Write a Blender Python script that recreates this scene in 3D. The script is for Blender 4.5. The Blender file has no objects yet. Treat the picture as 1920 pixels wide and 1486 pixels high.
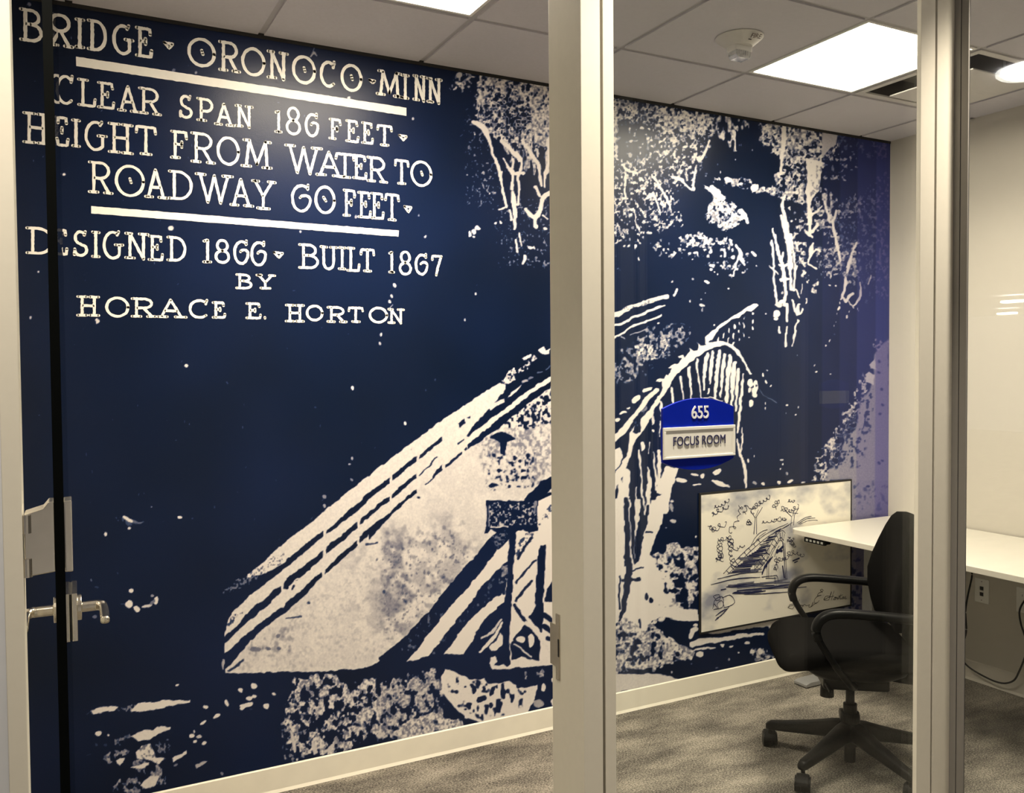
import bpy, bmesh, math, random
import numpy as np
from mathutils import Vector, Matrix

C = bpy.context.scene.collection
SC = bpy.context.scene
random.seed(7)

# ---------------------------------------------------------------- camera
CAM = np.array([-3.9711, -3.1989, 1.5342])
YAW, PITCH, ROLL, FPX = 1.0842, -0.0304, -0.0076, 1643.15
fwd = np.array([math.cos(YAW)*math.cos(PITCH), math.sin(YAW)*math.cos(PITCH), math.sin(PITCH)])
_r = np.array([math.sin(YAW), -math.cos(YAW), 0.0]); _u = np.cross(_r, fwd)
rgt = math.cos(ROLL)*_r + math.sin(ROLL)*_u
upv = -math.sin(ROLL)*_r + math.cos(ROLL)*_u
cd = bpy.data.cameras.new('camera'); cam = bpy.data.objects.new('camera', cd); C.objects.link(cam)
cd.sensor_fit = 'HORIZONTAL'; cd.sensor_width = 36.0; cd.lens = FPX/1920*36.0; cd.clip_start = 0.02
M = Matrix.Identity(4)
for i in range(3):
    M[i][0] = rgt[i]; M[i][1] = upv[i]; M[i][2] = -fwd[i]; M[i][3] = CAM[i]
cam.matrix_world = M
SC.camera = cam

# ---------------------------------------------------------------- world and exposure
W = bpy.data.worlds.new('world'); SC.world = W; W.use_nodes = True
W.node_tree.nodes['Background'].inputs[0].default_value = (0.80, 0.82, 0.90, 1)
W.node_tree.nodes['Background'].inputs[1].default_value = 0.12
SC.view_settings.view_transform = 'Standard'; SC.view_settings.look = 'None'
SC.view_settings.gamma = 1.0; SC.view_settings.exposure = 1.22
SC.view_settings.use_curve_mapping = False
LAMP_COL = (1.0, 0.88, 0.70)
ROOM_E, HALL_E = 12.5, 4.0          # glow of the lenses
ROOM_W, ROOM_SPREAD = 11.0, 140     # light thrown by each room fixture
HALL_W = 4.5                          # light thrown by each corridor downlight

# ---------------------------------------------------------------- sizes of the place
H = 2.728            # ceiling
TILE = 0.6096        # ceiling grid
X5, D1 = -0.23, 0.4723
YF = -1.799          # corridor face of the glass front
YOPP = -3.53         # far side of the corridor
BBH = 0.0957
def LX(k): return X5 - TILE*(5-k)
def RW(k): return -(D1 + TILE*(k-1))

# ---------------------------------------------------------------- materials
def nm(name):
    m = bpy.data.materials.new(name); m.use_nodes = True
    nt = m.node_tree; b = nt.nodes['Principled BSDF']
    return m, nt, b
def N(nt, t, **kw):
    n = nt.nodes.new(t)
    for k, v in kw.items(): setattr(n, k, v)
    return n
def ramp(nt, stops):
    n = nt.nodes.new('ShaderNodeValToRGB'); e = n.color_ramp.elements
    while len(e) > 1: e.remove(e[-1])
    e[0].position = stops[0][0]; e[0].color = (*stops[0][1], 1)
    for p, c in stops[1:]:
        x = e.new(p); x.color = (*c, 1)
    return n
def mat(name, col, rough=.5, metal=0.0, spec=.5, var=.06, nscale=30, bump=0.0, bscale=400, coat=0.0):
    m, nt, b = nm(name)
    tc = N(nt, 'ShaderNodeTexCoord'); ns = N(nt, 'ShaderNodeTexNoise'); ns.inputs['Scale'].default_value = nscale
    ns.inputs['Detail'].default_value = 4
    nt.links.new(tc.outputs['Object'], ns.inputs['Vector'])
    r = ramp(nt, [(.25, tuple(c*(1-var) for c in col)), (.75, tuple(min(1, c*(1+var)) for c in col))])
    nt.links.new(ns.outputs['Fac'], r.inputs['Fac']); nt.links.new(r.outputs['Color'], b.inputs['Base Color'])
    b.inputs['Roughness'].default_value = rough; b.inputs['Metallic'].default_value = metal
    b.inputs['Specular IOR Level'].default_value = spec; b.inputs['Coat Weight'].default_value = coat
    if bump:
        n2 = N(nt, 'ShaderNodeTexNoise'); n2.inputs['Scale'].default_value = bscale
        nt.links.new(tc.outputs['Object'], n2.inputs['Vector'])
        bp = N(nt, 'ShaderNodeBump'); bp.inputs['Strength'].default_value = bump; bp.inputs['Distance'].default_value = .002
        nt.links.new(n2.outputs['Fac'], bp.inputs['Height']); nt.links.new(bp.outputs['Normal'], b.inputs['Normal'])
    return m
def lamp(name, col, e):
    m, nt, b = nm(name)
    ns = N(nt, 'ShaderNodeTexNoise'); ns.inputs['Scale'].default_value = 3
    r = ramp(nt, [(0, tuple(c*.985 for c in col)), (1, col)])
    nt.links.new(ns.outputs['Fac'], r.inputs['Fac']); nt.links.new(r.outputs['Color'], b.inputs['Emission Color'])
    b.inputs['Base Color'].default_value = (.8, .8, .8, 1); b.inputs['Emission Strength'].default_value = e
    return m
def glass(name, tint=(.97, .985, .975), ior=1.5):
    m, nt, b = nm(name); nt.nodes.remove(b)
    out = nt.nodes['Material Output']
    geo = N(nt, 'ShaderNodeNewGeometry'); mx = N(nt, 'ShaderNodeMix'); mx.data_type = 'FLOAT'
    mx.inputs[2].default_value = ior; mx.inputs[3].default_value = 1/ior
    nt.links.new(geo.outputs['Backfacing'], mx.inputs[0])
    fr = N(nt, 'ShaderNodeFresnel'); nt.links.new(mx.outputs[0], fr.inputs['IOR'])
    tr = N(nt, 'ShaderNodeBsdfTransparent'); tr.inputs[0].default_value = (*tint, 1)
    gl = N(nt, 'ShaderNodeBsdfGlossy'); gl.inputs['Roughness'].default_value = .004
    ms = N(nt, 'ShaderNodeMixShader')
    nt.links.new(fr.outputs[0], ms.inputs[0]); nt.links.new(tr.outputs[0], ms.inputs[1]); nt.links.new(gl.outputs[0], ms.inputs[2])
    nt.links.new(ms.outputs[0], out.inputs['Surface'])
    return m
MT = {}
MT['wall'] = mat('painted_wall', (.60, .565, .50), .55, var=.015, bump=.06, bscale=250)
MT['hall_wall'] = mat('corridor_wall', (.62, .63, .66), .6, var=.02)
MT['dark_glass'] = mat('dark_glazing', (.010, .011, .014), .3, var=.1, spec=.15)
MT['hall_frame'] = mat('brown_grey_frame', (.22, .20, .18), .45)
MT['tile'] = mat('ceiling_tile', (.60, .58, .63), .9, var=.03, nscale=90, bump=.25, bscale=500)
MT['grid'] = mat('ceiling_grid', (.46, .445, .47), .5, var=.02)
MT['base'] = mat('vinyl_base', (.93, .88, .75), .45, var=.03, nscale=12)
MT['frame'] = mat('painted_frame', (.66, .62, .53), .48, spec=.25, var=.015, nscale=60)
MT['gap'] = mat('black_gasket', (.012, .011, .011), .7)
MT['glass'] = glass('clear_glass')
MT['pane'] = glass('low_reflection_glass', ior=1.36)
MT['edge'] = mat('glass_edge', (.001, .0015, .0012), .6, var=.2, spec=.05)
MT['side'] = mat('shaded_side_frame', (.24, .225, .205), .5, spec=.25, var=.02)  # darker copy of the frame paint, shade on its left-facing bands put into colour
MT['nickel'] = mat('satin_nickel', (.66, .62, .55), .24, metal=1.0, var=.05, nscale=40)
MT['nickel_dark'] = mat('brushed_steel_cap', (.16, .15, .15), .5, metal=.6)
MT['blue'] = mat('blue_acrylic', (.001, .014, .36), .4, var=.03, spec=.2)
MT['device'] = mat('ceiling_device_white', (.64, .62, .61), .5, var=.02)
MT['cream'] = mat('cream_insert', (.95, .92, .82), .4, var=.015)
MT['white'] = mat('white_plastic', (.86, .85, .81), .4, var=.02)
MT['letters'] = mat('raised_white_letters', (.92, .92, .90), .4, var=.01)
MT['ink'] = mat('navy_print', (.035, .035, .10), .5)
MT['faint'] = mat('frosted_print', (.70, .68, .60), .5)
MT['fire'] = mat('red_brown_print', (.10, .06, .05), .5)
MT['strobe'] = mat('clear_lens', (.75, .76, .78), .08, metal=.7, var=.5, nscale=55)
MT['desk'] = mat('white_laminate', (.72, .69, .61), .25, var=.01)
MT['desk_edge'] = mat('cream_edge_band', (.70, .66, .58), .4, var=.02)
MT['steel'] = mat('grey_steel', (.33, .33, .33), .4, metal=.4)
MT['black'] = mat('black_plastic', (.006, .006, .006), .36, var=.15, spec=.12)
MT['fabric'] = mat('black_fabric', (.0055, .0052, .005), .9, var=.25, nscale=300, bump=.4, bscale=900, spec=.03)
MT['grey_button'] = mat('pale_button', (.55, .55, .52), .5)
MT['slot'] = mat('dark_plenum', (.05, .045, .04), .8)
MT['lamp'] = lamp('panel_glow', LAMP_COL, ROOM_E)
MT['hall_lamp'] = lamp('corridor_glow', (1.0, .90, .74), HALL_E)
MT['far_lamp'] = lamp('distant_glow', (1.0, .93, .80), 7.0)
MT['disc'] = lamp('disc_glow', (1.0, .97, .90), 5.5)


def carpet(name):
    m, nt, b = nm(name)
    tc = N(nt, 'ShaderNodeTexCoord')
    mp = N(nt, 'ShaderNodeMapping'); mp.inputs['Scale'].default_value = (1.0, 2.6, 1)
    nt.links.new(tc.outputs['Object'], mp.inputs['Vector'])
    a = N(nt, 'ShaderNodeTexNoise'); a.inputs['Scale'].default_value = 3.2; a.inputs['Detail'].default_value = 7; a.inputs['Roughness'].default_value = .62
    nt.links.new(mp.outputs[0], a.inputs['Vector'])
    mp2 = N(nt, 'ShaderNodeMapping'); mp2.inputs['Scale'].default_value = (1.0, 2.2, 1)
    nt.links.new(tc.outputs['Object'], mp2.inputs['Vector'])
    f = N(nt, 'ShaderNodeTexNoise'); f.inputs['Scale'].default_value = 120; f.inputs['Detail'].default_value = 4; f.inputs['Roughness'].default_value = .7
    nt.links.new(mp2.outputs[0], f.inputs['Vector'])
    ad = N(nt, 'ShaderNodeMath', operation='MULTIPLY_ADD'); ad.inputs[1].default_value = .85
    nt.links.new(f.outputs['Fac'], ad.inputs[0])
    ml = N(nt, 'ShaderNodeMath', operation='MULTIPLY'); ml.inputs[1].default_value = .42
    nt.links.new(a.outputs['Fac'], ml.inputs[0]); nt.links.new(ml.outputs[0], ad.inputs[2])
    r = ramp(nt, [(.49, (.018, .016, .015)), (.58, (.095, .086, .075)), (.655, (.18, .162, .134)), (.74, (.36, .325, .27))])
    nt.links.new(ad.outputs[0], r.inputs['Fac']); nt.links.new(r.outputs[0], b.inputs['Base Color'])
    b.inputs['Roughness'].default_value = .95; b.inputs['Specular IOR Level'].default_value = .15
    bp = N(nt, 'ShaderNodeBump'); bp.inputs['Strength'].default_value = .6; bp.inputs['Distance'].default_value = .004
    nt.links.new(f.outputs['Fac'], bp.inputs['Height']); nt.links.new(bp.outputs['Normal'], b.inputs['Normal'])
    return m
MT['carpet'] = carpet('mottled_carpet')

# ---------------------------------------------------------------- mesh helpers
def link(o, parent=None):
    C.objects.link(o)
    if parent is not None: o.parent = parent
    return o
def obj(name, bm, m, parent=None, smooth=False, bevel=0.0, seg=2, mats=None):
    me = bpy.data.meshes.new(name); bm.normal_update(); bm.to_mesh(me); bm.free()
    for x in (mats or [m]): me.materials.append(x)
    if smooth:
        for p in me.polygons: p.use_smooth = True
    o = bpy.data.objects.new(name, me)
    if bevel:
        b = o.modifiers.new('bevel', 'BEVEL'); b.width = bevel; b.segments = seg; b.limit_method = 'ANGLE'; b.angle_limit = math.radians(40)
        b.harden_normals = False
    return link(o, parent)
def tag(o, label, cat, group=None):
    o['label'] = label; o['category'] = cat
    if group: o['group'] = group
    return o
def struct(o): o['kind'] = 'structure'; return o
def empty(name, loc=(0, 0, 0), rz=0.0):
    o = bpy.data.objects.new(name, None); C.objects.link(o); o.location = loc; o.rotation_euler = (0, 0, rz)
    o.empty_display_size = .1
    return o
def box(bm, x0, x1, y0, y1, z0, z1, mi=0):
    vs = [bm.verts.new((x, y, z)) for x in (x0, x1) for y in (y0, y1) for z in (z0, z1)]
    for f in ((0, 1, 3, 2), (4, 6, 7, 5), (0, 4, 5, 1), (2, 3, 7, 6), (0, 2, 6, 4), (1, 5, 7, 3)):
        g = bm.faces.new([vs[i] for i in f]); g.material_index = mi
    return vs
def BX(*a):
    bm = bmesh.new(); box(bm, *a); return bm
def cyl(bm, p0, p1, r0, r1=None, n=20, cap=True):
    p0, p1 = Vector(p0), Vector(p1); r1 = r0 if r1 is None else r1
    d = (p1-p0).normalized(); a = d.orthogonal().normalized(); b = d.cross(a)
    R0 = [bm.verts.new(p0 + r0*(math.cos(t)*a + math.sin(t)*b)) for t in [2*math.pi*i/n for i in range(n)]]
    R1 = [bm.verts.new(p1 + r1*(math.cos(t)*a + math.sin(t)*b)) for t in [2*math.pi*i/n for i in range(n)]]
    for i in range(n): bm.faces.new((R0[i], R0[(i+1) % n], R1[(i+1) % n], R1[i]))
    if cap: bm.faces.new(R0[::-1]); bm.faces.new(R1)
def lathe(bm, prof, c=(0, 0, 0), n=32, mi=0):
    rings = []
    for r, z in prof:
        rings.append([bm.verts.new((c[0]+max(r, 1e-5)*math.cos(2*math.pi*i/n), c[1]+max(r, 1e-5)*math.sin(2*math.pi*i/n), c[2]+z)) for i in range(n)])
    for a, b in zip(rings, rings[1:]):
        for i in range(n):
            f = bm.faces.new((a[i], a[(i+1) % n], b[(i+1) % n], b[i])); f.material_index = mi
    bm.faces.new(rings[0][::-1]).material_index = mi; bm.faces.new(rings[-1]).material_index = mi
def catmull(P, n=8):
    P = [Vector(p) for p in P]; out = []
    for i in range(len(P)-1):
        a, b, c, d = P[max(i-1, 0)], P[i], P[i+1], P[min(i+2, len(P)-1)]
        for k in range(n):
            t = k/n
            out.append(.5*((2*b) + (-a+c)*t + (2*a-5*b+4*c-d)*t*t + (-a+3*b-3*c+d)*t**3))
    out.append(P[-1]); return out
def sweep(bm, P, ra, rb=None, n=12, upd=(0, 0, 1), flat=1.0):
    """tube along P; ra across, rb along the 'up' side; either number or list"""
    P = [Vector(p) for p in P]; up = Vector(upd); rings = []
    rb = ra if rb is None else rb
    for i, p in enumerate(P):
        t = (P[min(i+1, len(P)-1)] - P[max(i-1, 0)]).normalized()
        s = t.cross(up)
        if s.length < 1e-3: s = t.orthogonal()
        s.normalize(); v = s.cross(t).normalized()
        A = ra[i] if hasattr(ra, '__len__') else ra; B = rb[i] if hasattr(rb, '__len__') else rb
        ring = []
        for k in range(n):
            th = 2*math.pi*k/n; c, q = math.cos(th), math.sin(th)
            e = flat
            ring.append(bm.verts.new(p + s*A*math.copysign(abs(c)**e, c) + v*B*math.copysign(abs(q)**e, q)))
        rings.append(ring)
    for a, b in zip(rings, rings[1:]):
        for i in range(n): bm.faces.new((a[i], a[(i+1) % n], b[(i+1) % n], b[i]))
    bm.faces.new(rings[0][::-1]); bm.faces.new(rings[-1])
def prism(bm, pts, z0, z1, axis='z', mi=0):
    """polygon pts extruded; axis tells which coordinate is the extrusion"""
    def v(a, b, c):
        return {'z': (a, b, c), 'y': (a, c, b), 'x': (c, a, b)}[axis]
    lo = [bm.verts.new(v(a, b, z0)) for a, b in pts]; hi = [bm.verts.new(v(a, b, z1)) for a, b in pts]
    n = len(pts)
    fs = [bm.faces.new(lo[::-1]), bm.faces.new(hi)]
    for i in range(n): fs.append(bm.faces.new((lo[i], lo[(i+1) % n], hi[(i+1) % n], hi[i])))
    for f in fs: f.material_index = mi
    bmesh.ops.recalc_face_normals(bm, faces=fs)
def ribbon(bm, pts, w, y, xz=True, mi=0, wob=0.0, n_cap=8, taper=False):
    """a drawn stroke lying in a plane y = const (points are (x, z)); pen of width w with round ends"""
    P = [np.array(p, float) for p in pts]
    L, R = [], []
    for i, p in enumerate(P):
        t = P[min(i+1, len(P)-1)] - P[max(i-1, 0)]; l = np.hypot(*t) or 1e-9; t = t/l
        nn = np.array([-t[1], t[0]]); ww = w*.5*(1 + wob*(random.random()*2-1))
        if taper: ww *= .35 + .65*math.sin(math.pi*min(max((i+.6)/(len(P)+.2), 0), 1))
        L.append(bm.verts.new((p[0]+nn[0]*ww, y, p[1]+nn[1]*ww))); R.append(bm.verts.new((p[0]-nn[0]*ww, y, p[1]-nn[1]*ww)))
    for i in range(len(P)-1):
        f = bm.faces.new((L[i], L[i+1], R[i+1], R[i])); f.material_index = mi
    if n_cap and not taper:
        for p in (P[0], P[-1]):
            ring = [bm.verts.new((p[0]+.5*w*math.cos(2*math.pi*k/n_cap), y, p[1]+.5*w*math.sin(2*math.pi*k/n_cap))) for k in range(n_cap)]
            bm.faces.new(ring).material_index = mi
def text_obj(name, s, size, m, parent, loc, depth=.0008, rotx=90, xscale=1.0, align='CENTER', shear=0.0, off=0.0):
    cu = bpy.data.curves.new(name, 'FONT'); cu.body = s; cu.size = size; cu.extrude = depth; cu.align_x = align; cu.align_y = 'CENTER'
    cu.shear = shear; cu.offset = off
    t = bpy.data.objects.new(name+'_tmp', cu); C.objects.link(t)
    dg = bpy.context.evaluated_depsgraph_get(); me = bpy.data.meshes.new_from_object(t.evaluated_get(dg)); me.name = name
    bpy.data.objects.remove(t); bpy.data.curves.remove(cu)
    me.transform(Matrix.Rotation(math.radians(rotx), 4, 'X') @ Matrix.Diagonal((xscale, 1, 1, 1)))
    me.materials.clear(); me.materials.append(m)
    o = bpy.data.objects.new(name, me); link(o, parent); o.location = loc
    return o

# where a point of the photographed wall art lies on its wall (y = const plane)
def wpt(u, v, y=0.0):
    d = fwd + rgt*(u-960)/FPX + upv*(743-v)/FPX
    t = (y-CAM[1])/d[1]; p = CAM + t*d
    return p[0], p[2]
def opt(u, v, x=0.0):
    d = fwd + rgt*(u-960)/FPX + upv*(743-v)/FPX
    t = (x-CAM[0])/d[0]; p = CAM + t*d
    return p[1], p[2]

# ================================================================ THE SETTING
struct(obj('floor', BX(-7, 16, -14, .1, -.05, 0), MT['carpet']))
struct(obj('wall_back', BX(-4.2, .1, 0, .1, 0, H+.1), MT['wall']))
struct(obj('wall_right', BX(0, .1, -1.84, 0, 0, H+.1), MT['wall']))
struct(obj('wall_left', BX(-4.2, -4.10, -1.70, 0, 0, H+.1), MT['wall']))
struct(obj('wall_front', BX(-7, -4.031, YF, YF+.1, 0, H+.1), MT['hall_wall']))

bm = bmesh.new()
prism(bm, [(0, 0), (0, BBH), (-.003, BBH), (-.006, BBH-.004), (-.007, .012), (-.011, 0)], -4.10, -.0, 'x')
struct(obj('baseboard_back', bm, MT['base']))
struct(obj('shadow_strip', BX(-4.10, 0, -.005, -.0026, H-.013, H+.006), MT['gap']))  # black strip put in for the shadow band below the ceiling
bm = bmesh.new()
prism(bm, [(0, 0), (0, BBH), (-.003, BBH), (-.006, BBH-.004), (-.007, .012), (-.011, 0)], 0, 1.74, 'x')
o = struct(obj('baseboard_right', bm, MT['wall'])); o.rotation_euler = (0, 0, math.radians(-90)); o.location = (0, 0, 0)

# ceiling: lay-in tiles in a recessed grid, lamps and the air outlet take the place of some tiles
HB = .011
LIGHTS = {(0, 1): 'room', (3, 1): 'room'}
OUTLET = (4, 1)
bm = bmesh.new()
cols = [-4.10] + [LX(k) for k in range(-1, 6)] + [0.0]
rows = [0.0] + [RW(k) for k in range(1, 6)] + [YOPP]
for i in range(len(cols)-1):
    for j in range(len(rows)-1):
        key = (i-2, j)
        if key in LIGHTS or key == OUTLET: continue
        x0 = cols[i] + (HB if i else 0); x1 = cols[i+1] - (HB if i < len(cols)-2 else 0)
        y1 = rows[j] - (HB if j else 0); y0 = rows[j+1] + (HB if j < len(rows)-2 else 0)
        box(bm, x0, x1, y0, y1, H, H+.02, 0)
for x in cols[1:-1]: box(bm, x-HB, x+HB, YOPP, 0, H+.0065, H+.03, 1)
for y in rows[1:-1]: box(bm, -4.10, 0, y-HB, y+HB, H+.0068, H+.0302, 1)
box(bm, -7, -4.10, YOPP, 0, H, H+.02, 0)
box(bm, 0, 16, -14, 0, H, H+.02, 0); box(bm, -7, 0, -14, YOPP, H, H+.02, 0)
box(bm, -7, 16, -14, .1, H+.10, H+.12, 1)
struct(obj('ceiling', bm, None, mats=[MT['tile'], MT['grid']]))

def ceiling_light(k, r, kind, label, n=1):
    x0, x1, y0, y1 = LX(k)+HB, LX(k+1)-HB, RW(r+n)+HB, RW(r)-HB
    e = empty('ceiling_light', ((x0+x1)/2, (y0+y1)/2, H)); tag(e, label, 'ceiling light')
    hx, hy = (x1-x0)/2, (y1-y0)/2; w = .012
    bm = bmesh.new()
    box(bm, -hx, hx, -hy, -hy+w, .001, .05); box(bm, -hx, hx, hy-w, hy, .001, .05)
    box(bm, -hx, -hx+w, -hy+w, hy-w, .001, .05); box(bm, hx-w, hx, -hy+w, hy-w, .001, .05)
    box(bm, -hx+w, hx-w, -hy+w, hy-w, .04, .05)
    obj('light_frame', bm, MT['white'], e)
    if kind == 'room':
        ld = bpy.data.lights.new('fixture_beam', 'AREA'); ld.shape = 'RECTANGLE'; ld.size = 2*hx-.05; ld.size_y = 2*hy-.05
        ld.energy = ROOM_W*(hy/.294); ld.color = LAMP_COL; ld.spread = math.radians(ROOM_SPREAD)
        lo = bpy.data.objects.new('fixture_beam', ld); link(lo, e); lo.location = (0, 0, .0045)
    obj('diffuser', BX(-hx+w, hx-w, -hy+w, hy-w, .006, .012), MT['lamp' if kind == 'room' else 'hall_lamp'], e)
    return e
ceiling_light(3, 1, 'room', 'glowing square ceiling panel between the fire strobe and the air outlet')
ceiling_light(0, 1, 'room', 'glowing square ceiling panel above the lettering of the blue mural')

# the glass front --------------------------------------------------------------
def frame_obj(name, parts):
    bm = bmesh.new()
    for p in parts: box(bm, *p)
    return obj(name, bm, None, mats=[MT['frame'], MT['gap'], MT['side']], bevel=.0012, seg=2)
struct(frame_obj('trim_1', [(-4.031, -4.007, YF-.004, YF+.095, 0, H, 0), (-4.0985, -4.031, YF+.1, YF+.11, 0, H, 0)]))
post = struct(frame_obj('trim_2', [
    (-3.080, -3.0365, YF, YF+.086, 0, H, 0), (-3.078, -3.040, YF+.086, YF+.122, 0, H, 0),
    (-3.0365, -3.0300, YF+.012, YF+.086, 0, H, 1), (-3.0300, -3.005, YF+.001, YF+.086, 0, H, 0)]))
bm = bmesh.new()
pts = [(YF+.104, 1.045), (YF+.104, 1.022), (YF+.126, 1.022), (YF+.126, .938), (YF+.104, .938), (YF+.104, .912), (YF+.090, .912), (YF+.090, 1.045)]
prism(bm, pts, -3.0805, -3.0775, 'x', 0); box(bm, -3.0812, -3.0803, YF+.0905, YF+.0955, .96, .995, 1)
o = obj('strike_plate', bm, None, post, mats=[MT['nickel'], MT['gap']]); o['label'] = 'tarnished metal strike plate with a dark latch hole'
post2 = struct(frame_obj('trim_3', [
    (-2.127, -2.0755, YF, YF+.0115, 0, H, 0), (-2.0755, -2.0685, YF+.006, YF+.0115, 0, H, 1),
    (-2.0685, -2.005, YF, YF+.0115, 0, H, 0), (-2.012, -1.9985, YF+.0115, YF+.086, 0, H, 0),
    (-2.005, -1.9985, YF-.0165, YF+.05, 0, H, 2), (-2.0035, -1.9985, YF-.0185, YF-.0165, 0, H, 1),
    (-2.005, -2.0005, YF-.037, YF-.0185, 0, H, 2), (-2.0005, -1.9985, YF-.037, YF-.0185, 0, H, 1)]))
struct(frame_obj('trim_4', [(-.06, 0, YF-.04, YF+.05, 0, H, 0)]))

w1 = struct(empty('window_1', (0, 0, 0)))
obj('pane', BX(-3.007, -2.0125, YF+.012, YF+.022, .075, 2.645), MT['pane'], w1)
obj('bottom_rail', BX(-3.005, -2.127, YF, YF+.086, 0, .08), MT['frame'], w1)
obj('head_rail', BX(-3.005, -2.127, YF, YF+.086, 2.64, H), MT['frame'], w1)
w2 = struct(empty('window_2', (0, 0, 0)))
obj('pane', BX(-1.9985, -.06, YF-.036, YF-.026, .075, 2.645), MT['glass'], w2)
obj('bottom_rail', BX(-1.9985, -.06, YF-.037, YF+.05, 0, .08), MT['frame'], w2)
obj('head_rail', BX(-1.9985, -.06, YF-.037, YF+.05, 2.64, H), MT['frame'], w2)
struct(obj('trim_5', BX(-4.007, -3.080, YF, YF+.086, 2.64, H), MT['frame']))

# the glass door, swung into the room, seen along its face ------------------------
d = struct(empty('door_1', (-3.9615, YF, 0), -math.atan2(.021, .91)))
T2 = .00635
bm = bmesh.new(); box(bm, -T2, T2, 0, .915, .012, 2.62, 0)
bm.faces.ensure_lookup_table(); bm.normal_update()
for f in bm.faces:
    if abs(f.normal.x) < .5 and f.normal.y < .5: f.material_index = 1
obj('glass_leaf', bm, None, d, mats=[MT['glass'], MT['edge']])
bm = bmesh.new()     # hinge: broad leaf on the jamb side, clamp plate on the room side
prism(bm, [(-.0440, 1.248), (-.0440, 1.336), (-.020, 1.343), (-.013, 1.352), (-T2, 1.352), (-T2, 1.252)], .000, .05, 'y')
box(bm, T2, T2+.010, .000, .05, 1.250, 1.352)
h = obj('hinge', bm, MT['nickel'], d, bevel=.0015); h['label'] = 'silver clamp hinge between glass and jamb'
bm = bmesh.new()
for z0, z1 in ((1.310, 1.336), (1.248, 1.274)): cyl(bm, (-.041, .002, z0), (-.041, .002, z1), .0065, n=16)
obj('knuckle', bm, MT['nickel'], h, smooth=False)
LY0, LY1, LZ0, LZ1 = .765, .900, .938, 1.045
for s, nmx in ((1, 'right'), (-1, 'left')):
    a, b = sorted((s*(T2+.0025), s*(T2+.013)))
    p = obj('lock_plate', BX(a, b, LY0, LY1, LZ0, LZ1), MT['nickel'], d, bevel=.0012)
    p['label'] = 'flat metal lock plate clamped on the glass'
    g0, g1 = sorted((s*T2, s*(T2+.0025)))
    obj('gasket', BX(g0, g1, LY0+.002, LY1-.002, LZ0+.002, LZ1-.002), MT['gap'], p)
    bm = bmesh.new(); cyl(bm, (s*(T2+.013), .83, .998), (s*(T2+.022), .83, .998), .029, n=36)
    obj('rose', bm, MT['nickel'], p, bevel=.001)
    x = s*(T2+.022); k_ = 1.0 if s < 0 else .82
    bm = bmesh.new()
    sweep(bm, catmull([(x+s*.0*k_, .830, .998), (x+s*.020*k_, .830, .998), (x+s*.040*k_, .829, .998), (x+s*.051*k_, .818, .998), (x+s*.055*k_, .79, .997), (x+s*.055*k_, .74, .995), (x+s*.055*k_, .705, .993)], 6), [.0118]*13+[.0112]*6+[.0095]*99, [.0118]*13+[.0112]*6+[.0080]*99, n=20, flat=.8)
    l = obj('lever', bm, MT['nickel'], d, smooth=True); l['label'] = 'satin metal lever handle bent towards the corridor'

# far side of the corridor (seen only as reflections in the panes) -----------------
struct(obj('wall_opposite', BX(-7, -1.62, YOPP-.1, YOPP, 0, H), MT['hall_wall']))
bm = bmesh.new()
for x in (-1.775, -1.672): box(bm, x-.008, x+.008, YOPP-.002, YOPP+.004, 0, H)
struct(obj('trim_6', bm, MT['dark_glass']))
struct(obj('window_3', BX(-1.62, -.80, YOPP-.05, YOPP-.02, 0, H), MT['dark_glass']))
struct(obj('trim_7', BX(-.80, -.66, YOPP-.06, YOPP+.02, 0, H), MT['hall_frame']))
struct(obj('window_4', BX(-.66, -.55, YOPP-.05, YOPP-.02, 0, H), MT['dark_glass']))
struct(obj('window_5', BX(-.55, -.045, YOPP-.05, YOPP-.02, 0, H), MT['dark_glass']))
struct(obj('trim_8', BX(-.045, .30, YOPP-.06, YOPP+.02, 0, H), MT['hall_frame']))
for k, (a, b) in enumerate((((10.3, -9.75), (10.5, -9.40)), ((13.45, -11.95), (13.65, -11.45)))):
    e = obj('linear_light', BX(-.08, .08, -.17, .17, 0, .04), MT['far_lamp'])
    e.location = ((a[0]+b[0])/2, (a[1]+b[1])/2, 2.60)
    tag(e, ('nearer' if k == 0 else 'farther') + ' of two distant linear lights mirrored in the right pane', 'ceiling light', 'distant linear lights')
bm = bmesh.new(); lathe(bm, [(.0, 0), (.105, 0), (.115, .008), (.115, .02), (0, .02)], n=40)
e = obj('downlight', bm, MT['disc']); e.location = (-.455, -2.63, H-.02)
tag(e, 'round disc light on the corridor ceiling, mirrored in the right pane', 'ceiling light')
ld = bpy.data.lights.new('disc_beam', 'AREA'); ld.shape = 'DISK'; ld.size = .2; ld.energy = 4.0; ld.color = (1.0, .92, .78); ld.spread = math.radians(86)
link(bpy.data.objects.new('disc_beam', ld), e).location = (0, 0, -.003)
for x, where in ((-2.93, 'middle'), (-1.90, 'right'), (-4.05, 'left')):
    bm = bmesh.new(); lathe(bm, [(.0, .004), (.070, .004), (.072, 0), (.088, .002), (.090, .02), (0, .02)], n=36)
    e = obj('downlight', bm, MT['hall_lamp']); e.location = (x, -2.10, H-.014)
    tag(e, 'small round downlight on the corridor ceiling before the ' + where + ' glass post', 'ceiling light')
    ld = bpy.data.lights.new('downlight_beam', 'AREA'); ld.shape = 'DISK'; ld.size = .13; ld.energy = HALL_W; ld.color = (1.0, .90, .74); ld.spread = math.radians(86)
    lo = bpy.data.objects.new('downlight_beam', ld); link(lo, e); lo.location = (0, 0, -.002)

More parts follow.
